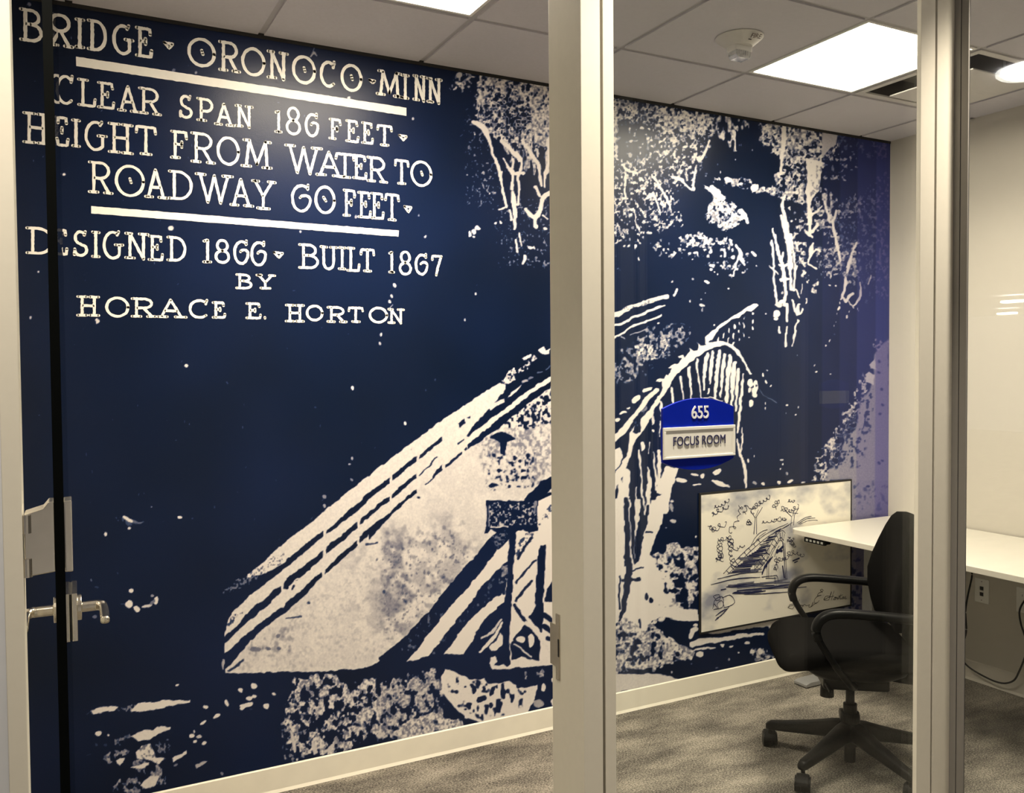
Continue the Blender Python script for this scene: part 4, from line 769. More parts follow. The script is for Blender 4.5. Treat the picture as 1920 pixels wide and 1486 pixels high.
# ---- hand lettering on the mural
HV = (4063.0, 672.0)
def arc(cx, cy, rx, ry, a0, a1, n=14):
    return [(cx+rx*math.cos(math.radians(a0+(a1-a0)*i/n)), cy+ry*math.sin(math.radians(a0+(a1-a0)*i/n))) for i in range(n+1)]
s = .14
GL = {
 'I': [[(.5, 0), (.5, 1)], [(.05, 0), (.95, 0)], [(.05, 1), (.95, 1)]],
 'B': [[(.22, 0), (.22, 1)], [(0, 1), (.45, 1)]+arc(.5, .77, .36, .23, 90, -90)+[(.22, .54)], [(.45, .54)]+arc(.52, .27, .46, .27, 90, -90)+[(0, 0)]],
 'R': [[(.2, 0), (.2, 1)], [(0, 1), (.45, 1)]+arc(.5, .74, .36, .26, 90, -90)+[(.2, .48)], [(.5, .48), (.86, .02)], [(.68, 0), (1.02, 0)], [(0, 0), (.38, 0)]],
 'D': [[(.22, 0), (.22, 1)], [(0, 1), (.4, 1)]+arc(.42, .5, .56, .5, 90, -90)+[(0, 0)]],
 'G': [arc(.5, .5, .48, .5, 62, 180, 12)+arc(.5, .5, .48, .5, 180, 300, 12)[1:]+[(.84, .14), (.84, .52)], [(.62, .52), (1.02, .52)], [(.72, .90), (.80, 1.04)]],
 'C': [arc(.52, .5, .5, .5, 50, 180, 12)+arc(.52, .5, .5, .5, 180, 312, 12)[1:], [(.84, .80), (.90, 1.04)]],
 'E': [[(.24, 0), (.24, 1)], [(0, 1), (.86, 1), (.90, .80)], [(.24, .54), (.60, .54)], [(.60, .44), (.60, .64)], [(0, 0), (.95, 0), (1.0, .24)]],
 'F': [[(.24, 0), (.24, 1)], [(0, 1), (.92, 1), (.97, .76)], [(.24, .52), (.66, .52)], [(.66, .41), (.66, .63)], [(0, 0), (.52, 0)]],
 'O': [arc(.5, .5, .49, .5, 0, 360, 28)], 'Q': [arc(.5, .5, .49, .5, 0, 360, 28), [(.50, .58), (.55, .44)]], '0': [arc(.5, .5, .48, .5, 0, 360, 28), [(.42, .60), (.54, .46)]],
 'N': [[(.2, 0), (.2, 1)], [(0, 1), (.28, 1)], [(.2, 1), (.82, -.03)], [(.82, -.03), (.82, 1)], [(.62, 1), (1.02, 1)], [(0, 0), (.40, 0)]],
 'M': [[(.14, 0), (.24, 1)], [(.05, 1), (.26, 1)], [(.24, 1), (.52, .10)], [(.52, .10), (.82, 1)], [(.82, 1), (1.0, 1)], [(.82, 1), (.88, 0)], [(-.02, 0), (.30, 0)], [(.72, 0), (1.02, 0)]],
 'L': [[(.28, 0), (.28, 1)], [(.02, 1), (.55, 1)], [(.02, 0), (.94, 0), (1.0, .28)]],
 'A': [[(.14, 0), (.46, 1)], [(.46, 1), (.84, 0)], [(.25, .36), (.70, .36)], [(0, 0), (.34, 0)], [(.62, 0), (1.02, 0)]],
 'S': [arc(.5, .76, .36, .24, 30, 180, 9)+arc(.52, .74, .38, .24, 180, 262, 6)[1:]+[(.62, .44)]+arc(.52, .24, .44, .24, 50, -90, 9)+arc(.52, .24, .44, .24, -90, -165, 6)[1:], [(.78, .86), (.86, 1.02)], [(.08, .02), (.10, .26)]],
 'P': [[(.24, 0), (.24, 1)], [(0, 1), (.5, 1)]+arc(.54, .72, .42, .28, 90, -90)+[(.24, .44)], [(0, 0), (.55, 0)]],
 'H': [[(.22, 0), (.22, 1)], [(.80, 0), (.80, 1)], [(.22, .52), (.80, .52)], [(0, 0), (.44, 0)], [(0, 1), (.44, 1)], [(.58, 0), (1.02, 0)], [(.58, 1), (1.02, 1)]],
 'T': [[(.5, 0), (.5, 1)], [(.02, .78), (.06, 1), (.94, 1), (.98, .78)], [(.26, 0), (.76, 0)]],
 'W': [[(.12, 1), (.34, 0)], [(.34, 0), (.52, .98)], [(.52, .98), (.70, 0)], [(.70, 0), (.90, 1)], [(0, 1), (.26, 1)], [(.76, 1), (1.04, 1)]],
 'Y': [[(.12, 1), (.48, .45)], [(.48, .45), (.86, 1)], [(.48, .45), (.48, 0)], [(0, 1), (.28, 1)], [(.70, 1), (1.02, 1)], [(.22, 0), (.76, 0)]],
 'U': [[(.18, 1), (.18, .30)]+arc(.49, .30, .31, .30, 180, 360, 12)+[(.80, 1)], [(0, 1), (.38, 1)], [(.60, 1), (1.0, 1)]],
 '1': [[(.58, 0), (.58, 1), (.12, .93)], [(.1, 0), (1, 0)]],
 '8': [arc(.5, .76, .38, .24, -90, 270, 20), arc(.5, .26, .48, .26, 90, 450, 22)],
 '6': [[(.86, 1.04), (.84, .86)], arc(.54, .50, .52, .49, 52, 180, 12)+arc(.50, .48, .48, .48, 180, 360, 16)[1:]+arc(.70, .46, .28, .16, 0, 160, 10)],
 '7': [[(.0, .80), (.02, 1), (1.0, 1)], [(1.0, 1), (.66, .5), (.42, 0)]],
 '.': [[(.5, .02), (.52, .08)]],
 'v': [[(0, 1), (1, .92), (.56, 0), (0, 1)]],
}
LINES = [
 (6.6, [('B', 37, 80, 17, 79), ('R', 90, 137, 26, 88), ('I', 140, 159, 34, 91), ('D', 164, 200, 37.5, 96), ('G', 211, 250, 46, 103), ('E', 254, 286, 51, 108), ('v', 306, 326, 78, 93), ('Q', 352, 404, 71, 126), ('R', 410, 450, 78, 135), ('O', 453, 497, 89, 143), ('N', 501, 540, 96, 149), ('Q', 548, 592, 104, 158), ('C', 600, 631, 114, 164), ('Q', 639, 679, 120, 172), ('v', 691, 705, 148, 158), ('M', 706, 753, 133, 181), ('I', 752, 768, 139, 186), ('N', 774, 800, 141, 190), ('N', 800, 829, 146, 194)]),
 (5.6, [('C', 105, 140, 141, 196), ('L', 145, 180, 148, 200), ('E', 183, 215, 154, 204), ('A', 220, 262, 160, 210), ('R', 260, 302, 165, 215), ('S', 335, 361, 178, 222), ('P', 369, 400, 184, 228), ('A', 402, 440, 193, 236), ('N', 441, 474, 197, 239), ('1', 514, 529, 206, 249), ('8', 536, 564, 200, 253), ('6', 572, 598, 212, 257), ('F', 617, 640, 222, 262), ('E', 648, 673, 225, 267), ('E', 678, 700, 229, 270), ('T', 706, 736, 234, 274), ('v', 747, 764, 252, 265)]),
 (5.8, [('H', 43, 92, 211, 270), ('E', 98, 129, 218, 274), ('I', 134, 151, 223, 276), ('G', 159, 200, 227, 283), ('H', 203, 249, 231, 288), ('T', 253, 294, 236, 291), ('F', 320, 352, 245, 298), ('R', 358, 403, 249, 306), ('O', 407, 449, 256, 310), ('M', 453, 509, 262, 315), ('W', 534, 602, 273, 327), ('A', 592, 645, 283, 331), ('T', 628, 666, 287, 334), ('E', 661, 688, 290, 336), ('R', 688, 726, 294, 342), ('T', 739, 767, 299, 346), ('Q', 770, 810, 301, 350)]),
 (5.8, [('R', 166, 211, 303, 363), ('Q', 216, 271, 309, 369), ('A', 271, 315, 316, 372), ('D', 316, 361, 320, 375), ('W', 366, 435, 326, 382), ('A', 431, 475, 334, 387), ('Y', 472, 517, 338, 393), ('6', 546, 584, 345, 398), ('0', 590, 629, 348, 401), ('F', 643, 667, 355, 406), ('E', 671, 696, 359, 409), ('E', 695, 720, 361, 411), ('T', 721, 749, 363, 414), ('v', 757, 773, 385, 400)]),
 (5.6, [('D', 49, 101, 426, 477), ('E', 97, 127, 429, 478), ('S', 136, 165, 432, 481), ('I', 171, 188, 433, 483), ('G', 193, 231, 433, 486), ('N', 234, 278, 436, 486), ('E', 278, 306, 441, 489), ('D', 313, 349, 443, 490), ('1', 379, 397, 447, 493), ('8', 403, 431, 448, 494), ('6', 438, 467, 450, 496), ('6', 470, 500, 452, 499), ('v', 512, 532, 471, 485), ('B', 560, 598, 457, 504), ('U', 600, 633, 461, 506), ('I', 634, 649, 462, 506), ('L', 650, 675, 463, 509), ('T', 675, 703, 466, 510), ('1', 728, 740, 470, 512), ('8', 748, 772, 470, 516), ('6', 778, 803, 475, 516), ('7', 809, 829, 478, 518)]),
 (5.0, [('B', 442, 473, 513, 542), ('Y', 480, 516, 514, 542)]),
 (5.4, [('H', 144, 186, 554, 593), ('O', 198, 242, 556, 595), ('R', 246, 292, 558, 595), ('A', 294, 350, 560, 596), ('C', 354, 393, 561, 597), ('E', 398, 423, 565, 597), ('E', 461, 490, 567, 598), ('.', 494, 500, 567, 599), ('H', 535, 570, 570, 604), ('O', 574, 606, 571, 602), ('R', 613, 650, 574, 605), ('T', 652, 682, 575, 605), ('O', 692, 727, 575, 606), ('N', 727, 758, 578, 607)]),
]
MT['print_white'] = mat('cream_print', (.93, .90, .84), .42, var=.02, nscale=60)
random.seed(4)
def densify(P, k=4):
    out = []
    for a, b in zip(P, P[1:]):
        m = max(1, int(k*math.hypot(b[0]-a[0], b[1]-a[1])/.3))
        for i in range(m): out.append((a[0]+(b[0]-a[0])*i/m, a[1]+(b[1]-a[1])*i/m))
    out.append(P[-1]); return out
WORDS = []
for w, letters in LINES:
    cur = []
    for L_ in letters:
        if cur and (L_[1]-cur[-1][2] > 10.5 or L_[0] == 'v' or cur[-1][0] == 'v' or cur[-1][0] == '.'): WORDS.append((w, cur)); cur = []
        cur.append(L_)
    WORDS.append((w, cur))
for w, letters in WORDS:
    bm = bmesh.new()
    for ch, xl, xr, yt, yb in letters:
        xc = (xl+xr)/2; wr = w*.94*(1-.10*(xc/850))
        st = max(.55*wr, 0)
        xl2, xr2, yt2, yb2 = xl+wr*.30, xr-wr*.30, yt+wr*.45, yb-wr*.45
        for stroke in GL[ch]:
            pts = []
            for a, b in densify(stroke):
                v = yb2+(yt2-yb2)*b; u = xl2+(xr2-xl2)*a
                u += .028*(v-yb2)*0 + random.gauss(0, .18)
                v += (HV[1]-v)/(HV[0]-u)*(u-xc) + random.gauss(0, .18)
                pts.append(wpt(u, v, -.0024))
            wm = wr/ (FPX/ (fwd @ (np.array([pts[0][0], 0, pts[0][1]])-CAM)))
            ribbon(bm, pts, wm*(.86 if ch == 'v' else 1), -.0024 - .00002*(len(bm.faces) % 7), wob=.13)
    bmesh.ops.recalc_face_normals(bm, faces=bm.faces[:])
    for f in bm.faces:
        if f.normal.y > 0: f.normal_flip()
    o = obj('lettering', bm, MT['print_white'], mural); o['label'] = 'small cream triangle ornament' if letters[0][0] == 'v' else 'word in cream hand-drawn serif capitals'
for P in (((142.5, 106), (762, 202), (762, 217), (143, 123.5)), ((171, 386), (748, 432), (747, 443.5), (171, 400))):
    bm = bmesh.new(); A = [np.array(p, float) for p in P]
    top = [A[0]+(A[1]-A[0])*t for t in np.linspace(0, 1, 90)]; bot = [A[3]+(A[2]-A[3])*t for t in np.linspace(0, 1, 90)]
    tv = [bm.verts.new((lambda q: (q[0], -.0024, q[1]))(wpt(p[0], p[1]+random.gauss(0, .25), -.0024))) for p in top]
    bv = [bm.verts.new((lambda q: (q[0], -.0024, q[1]))(wpt(p[0], p[1]+random.gauss(0, .25), -.0024))) for p in bot]
    for i in range(89): bm.faces.new((tv[i], bv[i], bv[i+1], tv[i+1]))
    o = obj('underline', bm, MT['print_white'], mural); o['label'] = 'thick cream rule under the lettering'

# ================================================================ THINGS
# ---- pinned-up sketch print on the mural
def paper():
    m, nt, b = nm('smudged_sketch_paper')
    tc = N(nt, 'ShaderNodeTexCoord'); a = N(nt, 'ShaderNodeTexNoise'); a.inputs['Scale'].default_value = 3.4; a.inputs['Detail'].default_value = 6
    mp = N(nt, 'ShaderNodeMapping'); mp.inputs['Scale'].default_value = (1, 1, 1.5); mp.inputs['Location'].default_value = (.9, 0, .35)
    nt.links.new(tc.outputs['Object'], mp.inputs['Vector']); nt.links.new(mp.outputs[0], a.inputs['Vector'])
    r = ramp(nt, [(.52, (.93, .88, .77)), (.60, (.66, .64, .61)), (.70, (.30, .31, .38))])
    nt.links.new(a.outputs['Fac'], r.inputs['Fac']); nt.links.new(r.outputs[0], b.inputs['Base Color'])
    b.inputs['Roughness'].default_value = .45
    return m
sx0, sx1, sz0, sz1 = -1.298, -.288, .289, .953
sk = empty('sketch_print', ((sx0+sx1)/2, -.0015, (sz0+sz1)/2)); tag(sk, 'cream sketch print of a bridge with a black border, mounted low on the mural', 'picture')
hx, hz = (sx1-sx0)/2, (sz1-sz0)/2
obj('sheet', BX(-hx+.008, hx-.008, -.0075, -.001, -hz+.008, hz-.008), paper(), sk)
bm = bmesh.new(); w = .0085
for a in ((-hx, hx, hz-w, hz), (-hx, hx, -hz, -hz+w), (-hx, -hx+w, -hz+w, hz-w), (hx-w, hx, -hz+w, hz-w)): box(bm, a[0], a[1], -.0085, -.001, a[2], a[3])
obj('border', bm, MT['gap'], sk)
MT['pen'] = mat('navy_pen', (.018, .022, .075), .5); MT['pen2'] = mat('grey_blue_pencil', (.13, .135, .19), .6); MT['pen3'] = mat('black_pen', (.015, .013, .012), .5)
def q2(u, v):
    X, Z = wpt(1220+u/2.9725, 720+v/2.9725, -.0095); return X-(sx0+sx1)/2, Z-(sz0+sz1)/2
def stroke(bm, P, w=.0032, cm=True, y=-.0083, taper=False):
    P = [(x, yv, 0) for x, yv in P]
    if cm and len(P) > 2: P = catmull(P, 7)
    P = [q2(p[0]+random.gauss(0, .5), p[1]+random.gauss(0, .5)) for p in P]
    ribbon(bm, P, w*random.uniform(.85, 1.15), y-random.random()*.0004, wob=.25, n_cap=6, taper=taper)
def curls(bm, P, n, r, w=.003):
    Q = catmull([(x, y, 0) for x, y in P], 40); out = []
    m = len(Q)
    for i, p in enumerate(Q):
        t = i/(m-1); a = math.pi*n*.9*t; q = 1.05+.35*math.sin(a*.43+r)
        d = Q[min(i+1, m-1)]-Q[max(i-1, 0)]; l = d.length or 1; tx, ty = d[0]/l, d[1]/l
        h = r*q*1.5*abs(math.sin(a)); g_ = r*q*.75*math.sin(2*a)
        out.append((p[0]+ty*h+tx*g_, p[1]-tx*h+ty*g_))
    st = max(1, len(out)//(n*14)); out = out[::st]
    stroke(bm, out, w, cm=False)
bm = bmesh.new()
for P, n, r in ((((355, 690), (395, 682), (440, 655)), 5, 9), (((345, 735), (390, 715), (440, 688)), 4, 12), (((490, 675), (478, 745), (430, 805)), 5, 15), (((318, 790), (350, 825), (425, 790)), 5, 16),
                (((375, 860), (365, 920), (385, 985)), 6, 17), (((420, 850), (430, 920), (440, 1000)), 7, 18), (((400, 880), (430, 870), (460, 930)), 4, 15), (((490, 915), (530, 905)), 2, 9), (((365, 990), (395, 975), (410, 960)), 3, 12),
                (((530, 725), (545, 690), (562, 725)), 4, 12), (((580, 700), (620, 668), (665, 638)), 6, 12), (((535, 765), (550, 785), (562, 768)), 3, 11), (((620, 775), (680, 770), (755, 760)), 6, 9), (((685, 765), (715, 750), (740, 765)), 3, 10),
                (((700, 695), (712, 670), (720, 660)), 3, 13), (((725, 705), (775, 715), (822, 695)), 6, 13), (((765, 655), (800, 660)), 3, 9), (((765, 850), (775, 890), (800, 910)), 5, 11), (((770, 960), (810, 950), (840, 965)), 5, 13), (((700, 1000), (735, 985), (765, 975)), 5, 13), (((700, 1040), (715, 1020)), 2, 12), (((760, 880), (800, 870)), 3, 9)):
    curls(bm, P, n, r)
for P in (((575, 835), (582, 742)), ((590, 835), (590, 742)), ((582, 742), (556, 705)), ((588, 742), (622, 685)), ((585, 735), (600, 700)), ((780, 790), (786, 738)), ((796, 785), (802, 730)), ((786, 738), (745, 700)), ((800, 730), (825, 690)), ((792, 735), (800, 690)), ((770, 715), (820, 720)),
          ((405, 1055), (500, 955), (570, 890), (650, 830), (765, 775)), ((430, 1060), (520, 965), (590, 900), (660, 845), (770, 785)), ((560, 895), (590, 845), (620, 820), (650, 810)), ((575, 890), (605, 850), (640, 825)),
          ((565, 1045), (620, 985), (670, 890), (710, 830), (735, 815), (750, 830)), ((590, 1045), (640, 985), (690, 900), (722, 855), (740, 870)), ((640, 1030), (675, 945), (710, 880), (728, 870), (742, 910), (750, 1080)), ((580, 1040), (585, 1000), (650, 930)),
          ((650, 890), (648, 1075)), ((660, 888), (656, 1075)), ((735, 880), (752, 1085)), ((746, 885), (760, 1085)), ((618, 1075), (690, 1065), (705, 1070), (712, 1100)), ((690, 1075), (695, 1110)), ((640, 1080), (700, 1080)),
          ((815, 772), (860, 745), (895, 735)), ((822, 778), (870, 750), (915, 745)), ((830, 780), (880, 760), (930, 758)), ((740, 800), (790, 770)), ((700, 1010), (700, 960)), ((715, 900), (700, 930), (690, 960)), ((720, 830), (724, 870)), ((705, 845), (715, 870)), ((690, 865), (705, 890)), ((675, 890), (695, 910)), ((735, 825), (732, 868)), ((745, 835), (738, 872)), ((600, 985), (625, 1010)), ((620, 960), (645, 985)), ((640, 930), (660, 950)), ((585, 1010), (605, 1030)),
          ((420, 1035), (440, 1055)), ((445, 1010), (462, 1030)), ((470, 985), (486, 1005)), ((495, 960), (510, 982)), ((520, 935), (536, 955)), ((545, 912), (560, 930)), ((572, 890), (585, 905)), ((600, 868), (612, 882)),
          ((345, 1250), (360, 1200), (400, 1185), (400, 1240), (350, 1255)), ((360, 1195), (350, 1180), (380, 1172), (385, 1200), (360, 1205)), ((400, 1190), (440, 1175), (465, 1200), (460, 1225), (410, 1245)), ((380, 1250), (370, 1225), (395, 1205), (410, 1240)), ((355, 1225), (375, 1250))):
    stroke(bm, P, .0030)
random.seed(11)
for i in range(30):      # deck planks
    t = i/29; y = 805+240*t; xl = 700-275*t; xr = 740-165*t - (t > .55)*(t-.55)*30
    stroke(bm, ((xl+random.uniform(0, 30), y+6), (xr-random.uniform(0, 25), y-4+random.uniform(-3, 3))), .0042+.003*random.random(), cm=False, taper=True)
for P, w in ((((335, 1117), (470, 1085), (610, 1075)), .006), (((390, 1147), (420, 1140)), .005), (((370, 1085), (500, 1055), (620, 1045)), .005), (((430, 1120), (560, 1115), (720, 1098)), .008), (((420, 1130), (560, 1125), (690, 1120)), .010), (((460, 1160), (600, 1140), (800, 1130)), .009), (((455, 1165), (560, 1160), (640, 1150)), .010), (((480, 1150), (650, 1135), (800, 1110)), .008), (((520, 1172), (650, 1165), (790, 1155)), .004), (((365, 1305), (400, 1280), (440, 1235)), .006), (((362, 1290), (400, 1262), (430, 1250)), .006), (((358, 1315), (380, 1300)), .006), (((620, 1060), (640, 1010), (680, 960)), .012), (((700, 940), (740, 900)), .014), (((790, 985), (830, 968)), .010), (((800, 995), (820, 985)), .008), (((700, 925), (735, 930)), .012), (((735, 1010), (745, 1080)), .008)):
    stroke(bm, P, w, taper=True)
obj('drawing', bm, MT['pen'], sk)
bm = bmesh.new(); random.seed(12)
for i in range(16):
    x, y = random.uniform(470, 780), random.uniform(1095, 1160)
    stroke(bm, ((x, y), (x+random.uniform(60, 160), y-random.uniform(6, 16))), .006, cm=False, taper=True)
for i in range(12):
    x, y = random.uniform(480, 560), random.uniform(960, 1050)
    stroke(bm, ((x, y), (x+random.uniform(60, 110), y-6)), .006, cm=False, taper=True)
obj('shading', bm, MT['pen2'], sk)
bm = bmesh.new()
for P in (((768, 1242), (775, 1228), (800, 1222), (812, 1200), (800, 1235), (790, 1250), (765, 1243), (790, 1232), (828, 1222)), ((828, 1198), (818, 1228), (812, 1245)), ((828, 1232), (822, 1245), (834, 1242), (838, 1230), (828, 1230), (848, 1232)), ((848, 1232), (845, 1242), (856, 1226), (868, 1234), (885, 1228)), ((885, 1228), (880, 1240), (895, 1238), (905, 1215)), ((900, 1228), (895, 1240), (915, 1222), (930, 1216)),
          ((958, 1160), (945, 1148), (955, 1142), (960, 1152), (935, 1165), (930, 1178), (950, 1175), (925, 1185), (912, 1205), (920, 1222), (940, 1205)),
          ((965, 1200), (975, 1182), (1000, 1178), (1008, 1155), (998, 1182), (990, 1202), (965, 1200), (995, 1186), (1022, 1180)), ((1022, 1152), (1012, 1182), (1008, 1202)), ((1025, 1190), (1018, 1200), (1030, 1198), (1034, 1186), (1024, 1188), (1042, 1190)), ((1042, 1190), (1042, 1198), (1052, 1182), (1055, 1196)), ((1060, 1168), (1054, 1195), (1064, 1194)), ((1048, 1180), (1070, 1174)), ((1070, 1186), (1064, 1196), (1074, 1194), (1077, 1184), (1070, 1186), (1080, 1192), (1086, 1180), (1084, 1196), (1092, 1192))):
    stroke(bm, P, .0026)
o = obj('signature', bm, MT['pen3'], sk); o['label'] = 'handwritten signature in thin black script'

# ---- room sign on the glass
gy = YF+.012
sg = empty('room_sign', (-2.7945, gy, 1.40)); tag(sg, 'royal blue room sign with a cream plate stuck on the glass beside the door', 'sign')
def loc_s(u, v):
    X, Z = wpt(u, v, gy-.007); return X+2.7945, Z-1.40
def arcpts(a, b, c, n=14):
    P = []
    for i in range(n+1):
        t = i/n; P.append(((1-t)**2*a[0]+2*t*(1-t)*b[0]+t*t*c[0], (1-t)**2*a[1]+2*t*(1-t)*b[1]+t*t*c[1]))
    return P
hw = .0925; zt, zm = .0735, .054
body = arcpts((hw, zm), (0, 2*zt-zm), (-hw, zm)) + arcpts((-hw, -zm), (0, -2*zt+zm), (hw, -zm))
bm = bmesh.new(); prism(bm, body, -.007, 0, 'y'); obj('sign_body', bm, MT['blue'], sg, bevel=.0008)
pz0, pz1 = -.048, .016
bm = bmesh.new(); box(bm, -hw-.0008, hw+.0008, -.0095, -.007, pz0, pz1)
obj('insert', bm, MT['cream'], sg)
bm = bmesh.new()
b_ = .007
for a in ((-hw-.001, hw+.001, pz1-b_, pz1), (-hw-.001, hw+.001, pz0, pz0+b_*.7), (-hw-.001, -hw+b_*.7, pz0+b_*.7, pz1-b_), (hw-b_*.7, hw+.001, pz0+b_*.7, pz1-b_)): box(bm, a[0], a[1], -.0112, -.0095, a[2], a[3])
obj('insert_frame', bm, MT['cream'], sg, bevel=.0012)
text_obj('room_number', '655', .0365, MT['letters'], sg, (.002, -.0078, .0435), xscale=.86, off=.0004)
text_obj('room_name', 'FOCUS ROOM', .0268, MT['ink'], sg, (-.0015, -.0105, -.0135), xscale=.80, depth=.0006)
bm = bmesh.new()
for k, (i, j) in enumerate(((0, 0), (0, 1), (1, 1), (1, 0), (2, 2), (3, 0), (4, 1), (5, 0), (5, 2), (6, 1), (7, 0))):
    cyl(bm, (-.006+i*.0028, -.0076, .0265-j*.0026), (-.006+i*.0028, -.0069, .0265-j*.0026), .0008, n=8)
obj('braille', bm, MT['blue'], sg)

# ---- the sign across the corridor, seen mirrored
sg2 = empty('room_sign', (-.455, YOPP, 1.40)); tag(sg2, 'faint mirror image of a second blue room sign across the corridor', 'sign')
bm = bmesh.new(); prism(bm, body, .0, .007, 'y'); obj('sign_body', bm, MT['blue'], sg2)
obj('insert', BX(-hw-.0008, hw+.0008, .007, .0095, pz0, pz1), MT['cream'], sg2)

# ---- fire strobe on the ceiling
fs = empty('fire_strobe', (-1.738, -.755, H)); tag(fs, 'round white fire alarm strobe with a clear lens on the ceiling', 'fire alarm')
bm = bmesh.new(); lathe(bm, [(.02, 0), (.084, 0), (.086, -.004), (.080, -.009), (.050, -.033), (.046, -.036), (.0, -.036)], n=48)
for v in bm.verts: pass
obj('base', bm, MT['device'], fs, smooth=False, bevel=.0012)
obj('strobe_housing', BX(-.040, .040, -.026, .024, -.056, -.030), MT['device'], fs, bevel=.006, seg=3)
bm = bmesh.new()
prism(bm, [(-.036, -.054), (.036, -.054), (.034, -.070), (.026, -.080), (-.026, -.080), (-.034, -.070)], -.024, .020, 'y')
for k in range(5): box(bm, -.024+k*.010, -.019+k*.010, -.0262, -.024, -.070, -.054)
obj('lens', bm, MT['strobe'], fs, bevel=.003)
az, sl = math.radians(262), math.atan2(.024, .030)
nn = Vector((math.cos(az)*math.sin(sl), math.sin(az)*math.sin(sl), -math.cos(sl))); eu = Vector((math.cos(az)*math.cos(sl), math.sin(az)*math.cos(sl), math.sin(sl))); ex = eu.cross(nn)
def on_slope(o, dx, r_, off):
    p = Vector((math.cos(az)*r_, math.sin(az)*r_, -.009-(.080-r_)*.8)) + ex*dx + nn*off
    o.matrix_local = Matrix(((ex.x, eu.x, nn.x, p.x), (ex.y, eu.y, nn.y, p.y), (ex.z, eu.z, nn.z, p.z), (0, 0, 0, 1)))
on_slope(text_obj('fire_marking', 'FIRE', .025, MT['fire'], fs, (0, 0, 0), rotx=0, depth=.0004, xscale=.95), .020, .071, .0040)
on_slope(obj('indicator_slot', BX(-.006, .006, -.0013, .0013, -.001, .001), MT['gap'], fs), .004, .0585, .0012)

# ---- air outlet
x0, x1, y0, y1 = LX(4)+HB, LX(5)-HB, RW(2)+HB, RW(1)-HB
ao = empty('air_outlet', ((x0+x1)/2, (y0+y1)/2, H)); tag(ao, 'square white ceiling air outlet with dark slots around a flat plate', 'air vent')
ox, oy = (x1-x0)/2, (y1-y0)/2
def frame_ring(bm, a, b, c, d_, z0, z1):
    """rectangular ring, outer half sizes a, b, inner half sizes c, d_"""
    box(bm, -a, a, -b, -d_, z0, z1); box(bm, -a, a, d_, b, z0, z1); box(bm, -a, -c, -d_, d_, z0, z1); box(bm, c, a, -d_, d_, z0, z1)
bm = bmesh.new(); frame_ring(bm, ox, oy, ox-.030, oy-.030, .000, .008); obj('vent_frame', bm, MT['device'], ao, bevel=.001)
bm = bmesh.new(); frame_ring(bm, ox-.010, oy-.010, ox-.030, oy-.030, .008, .090); box(bm, -ox+.02, ox-.02, -oy+.02, oy-.02, .088, .092); obj('vent_throat', bm, MT['slot'], ao)
bm = bmesh.new(); box(bm, -ox+.100, ox-.100, -oy+.100, oy-.100, -.026, -.020); obj('vent_plate', bm, MT['device'], ao, bevel=.002)
for sx in (-1, 1):
    for sy in (-1, 1):
        bm = bmesh.new(); cyl(bm, (sx*.12, sy*.12, -.021), (sx*.12, sy*.12, .089), .005, n=10); obj('plate_hanger', bm, MT['steel'], ao)

# ---- wall outlets
def plate(name, y, z, label, kind):
    e = empty(name, (0, y, z)); tag(e, label, 'outlet')
    obj('face_plate', BX(-.006, 0, -.0365, .0365, -.0585, .0585), MT['white'], e, bevel=.003, seg=3)
    if kind == 'data':
        for k, zz in enumerate((.012, -.016)):
            bm = bmesh.new(); box(bm, -.0068, -.0055, -.009, .009, zz-.009, zz+.009); o = obj('port', bm, MT['gap'], e)
    else:
        for zz in (.022, -.022):
            r_ = obj('receptacle', BX(-.0075, -.0055, -.017, .017, zz-.015, zz+.015), MT['white'], e, bevel=.004)
            bm = bmesh.new(); box(bm, -.008, -.0074, -.007, -.005, zz-.004, zz+.006); box(bm, -.008, -.0074, .005, .007, zz-.004, zz+.006); obj('slot', bm, MT['gap'], r_)
    for zz in ((.045, -.045) if kind == 'data' else (0,)):
        bm = bmesh.new(); cyl(bm, (-.0068, 0, zz), (-.0055, 0, zz), .003, n=10); obj('screw', bm, MT['steel'], e)
    return e
plate('data_outlet', -.541, .450, 'pale wall plate with two dark data ports under the desk', 'data')
plate('power_outlet', -.748, .450, 'pale power outlet plate at the right edge beyond the data outlet', 'power')

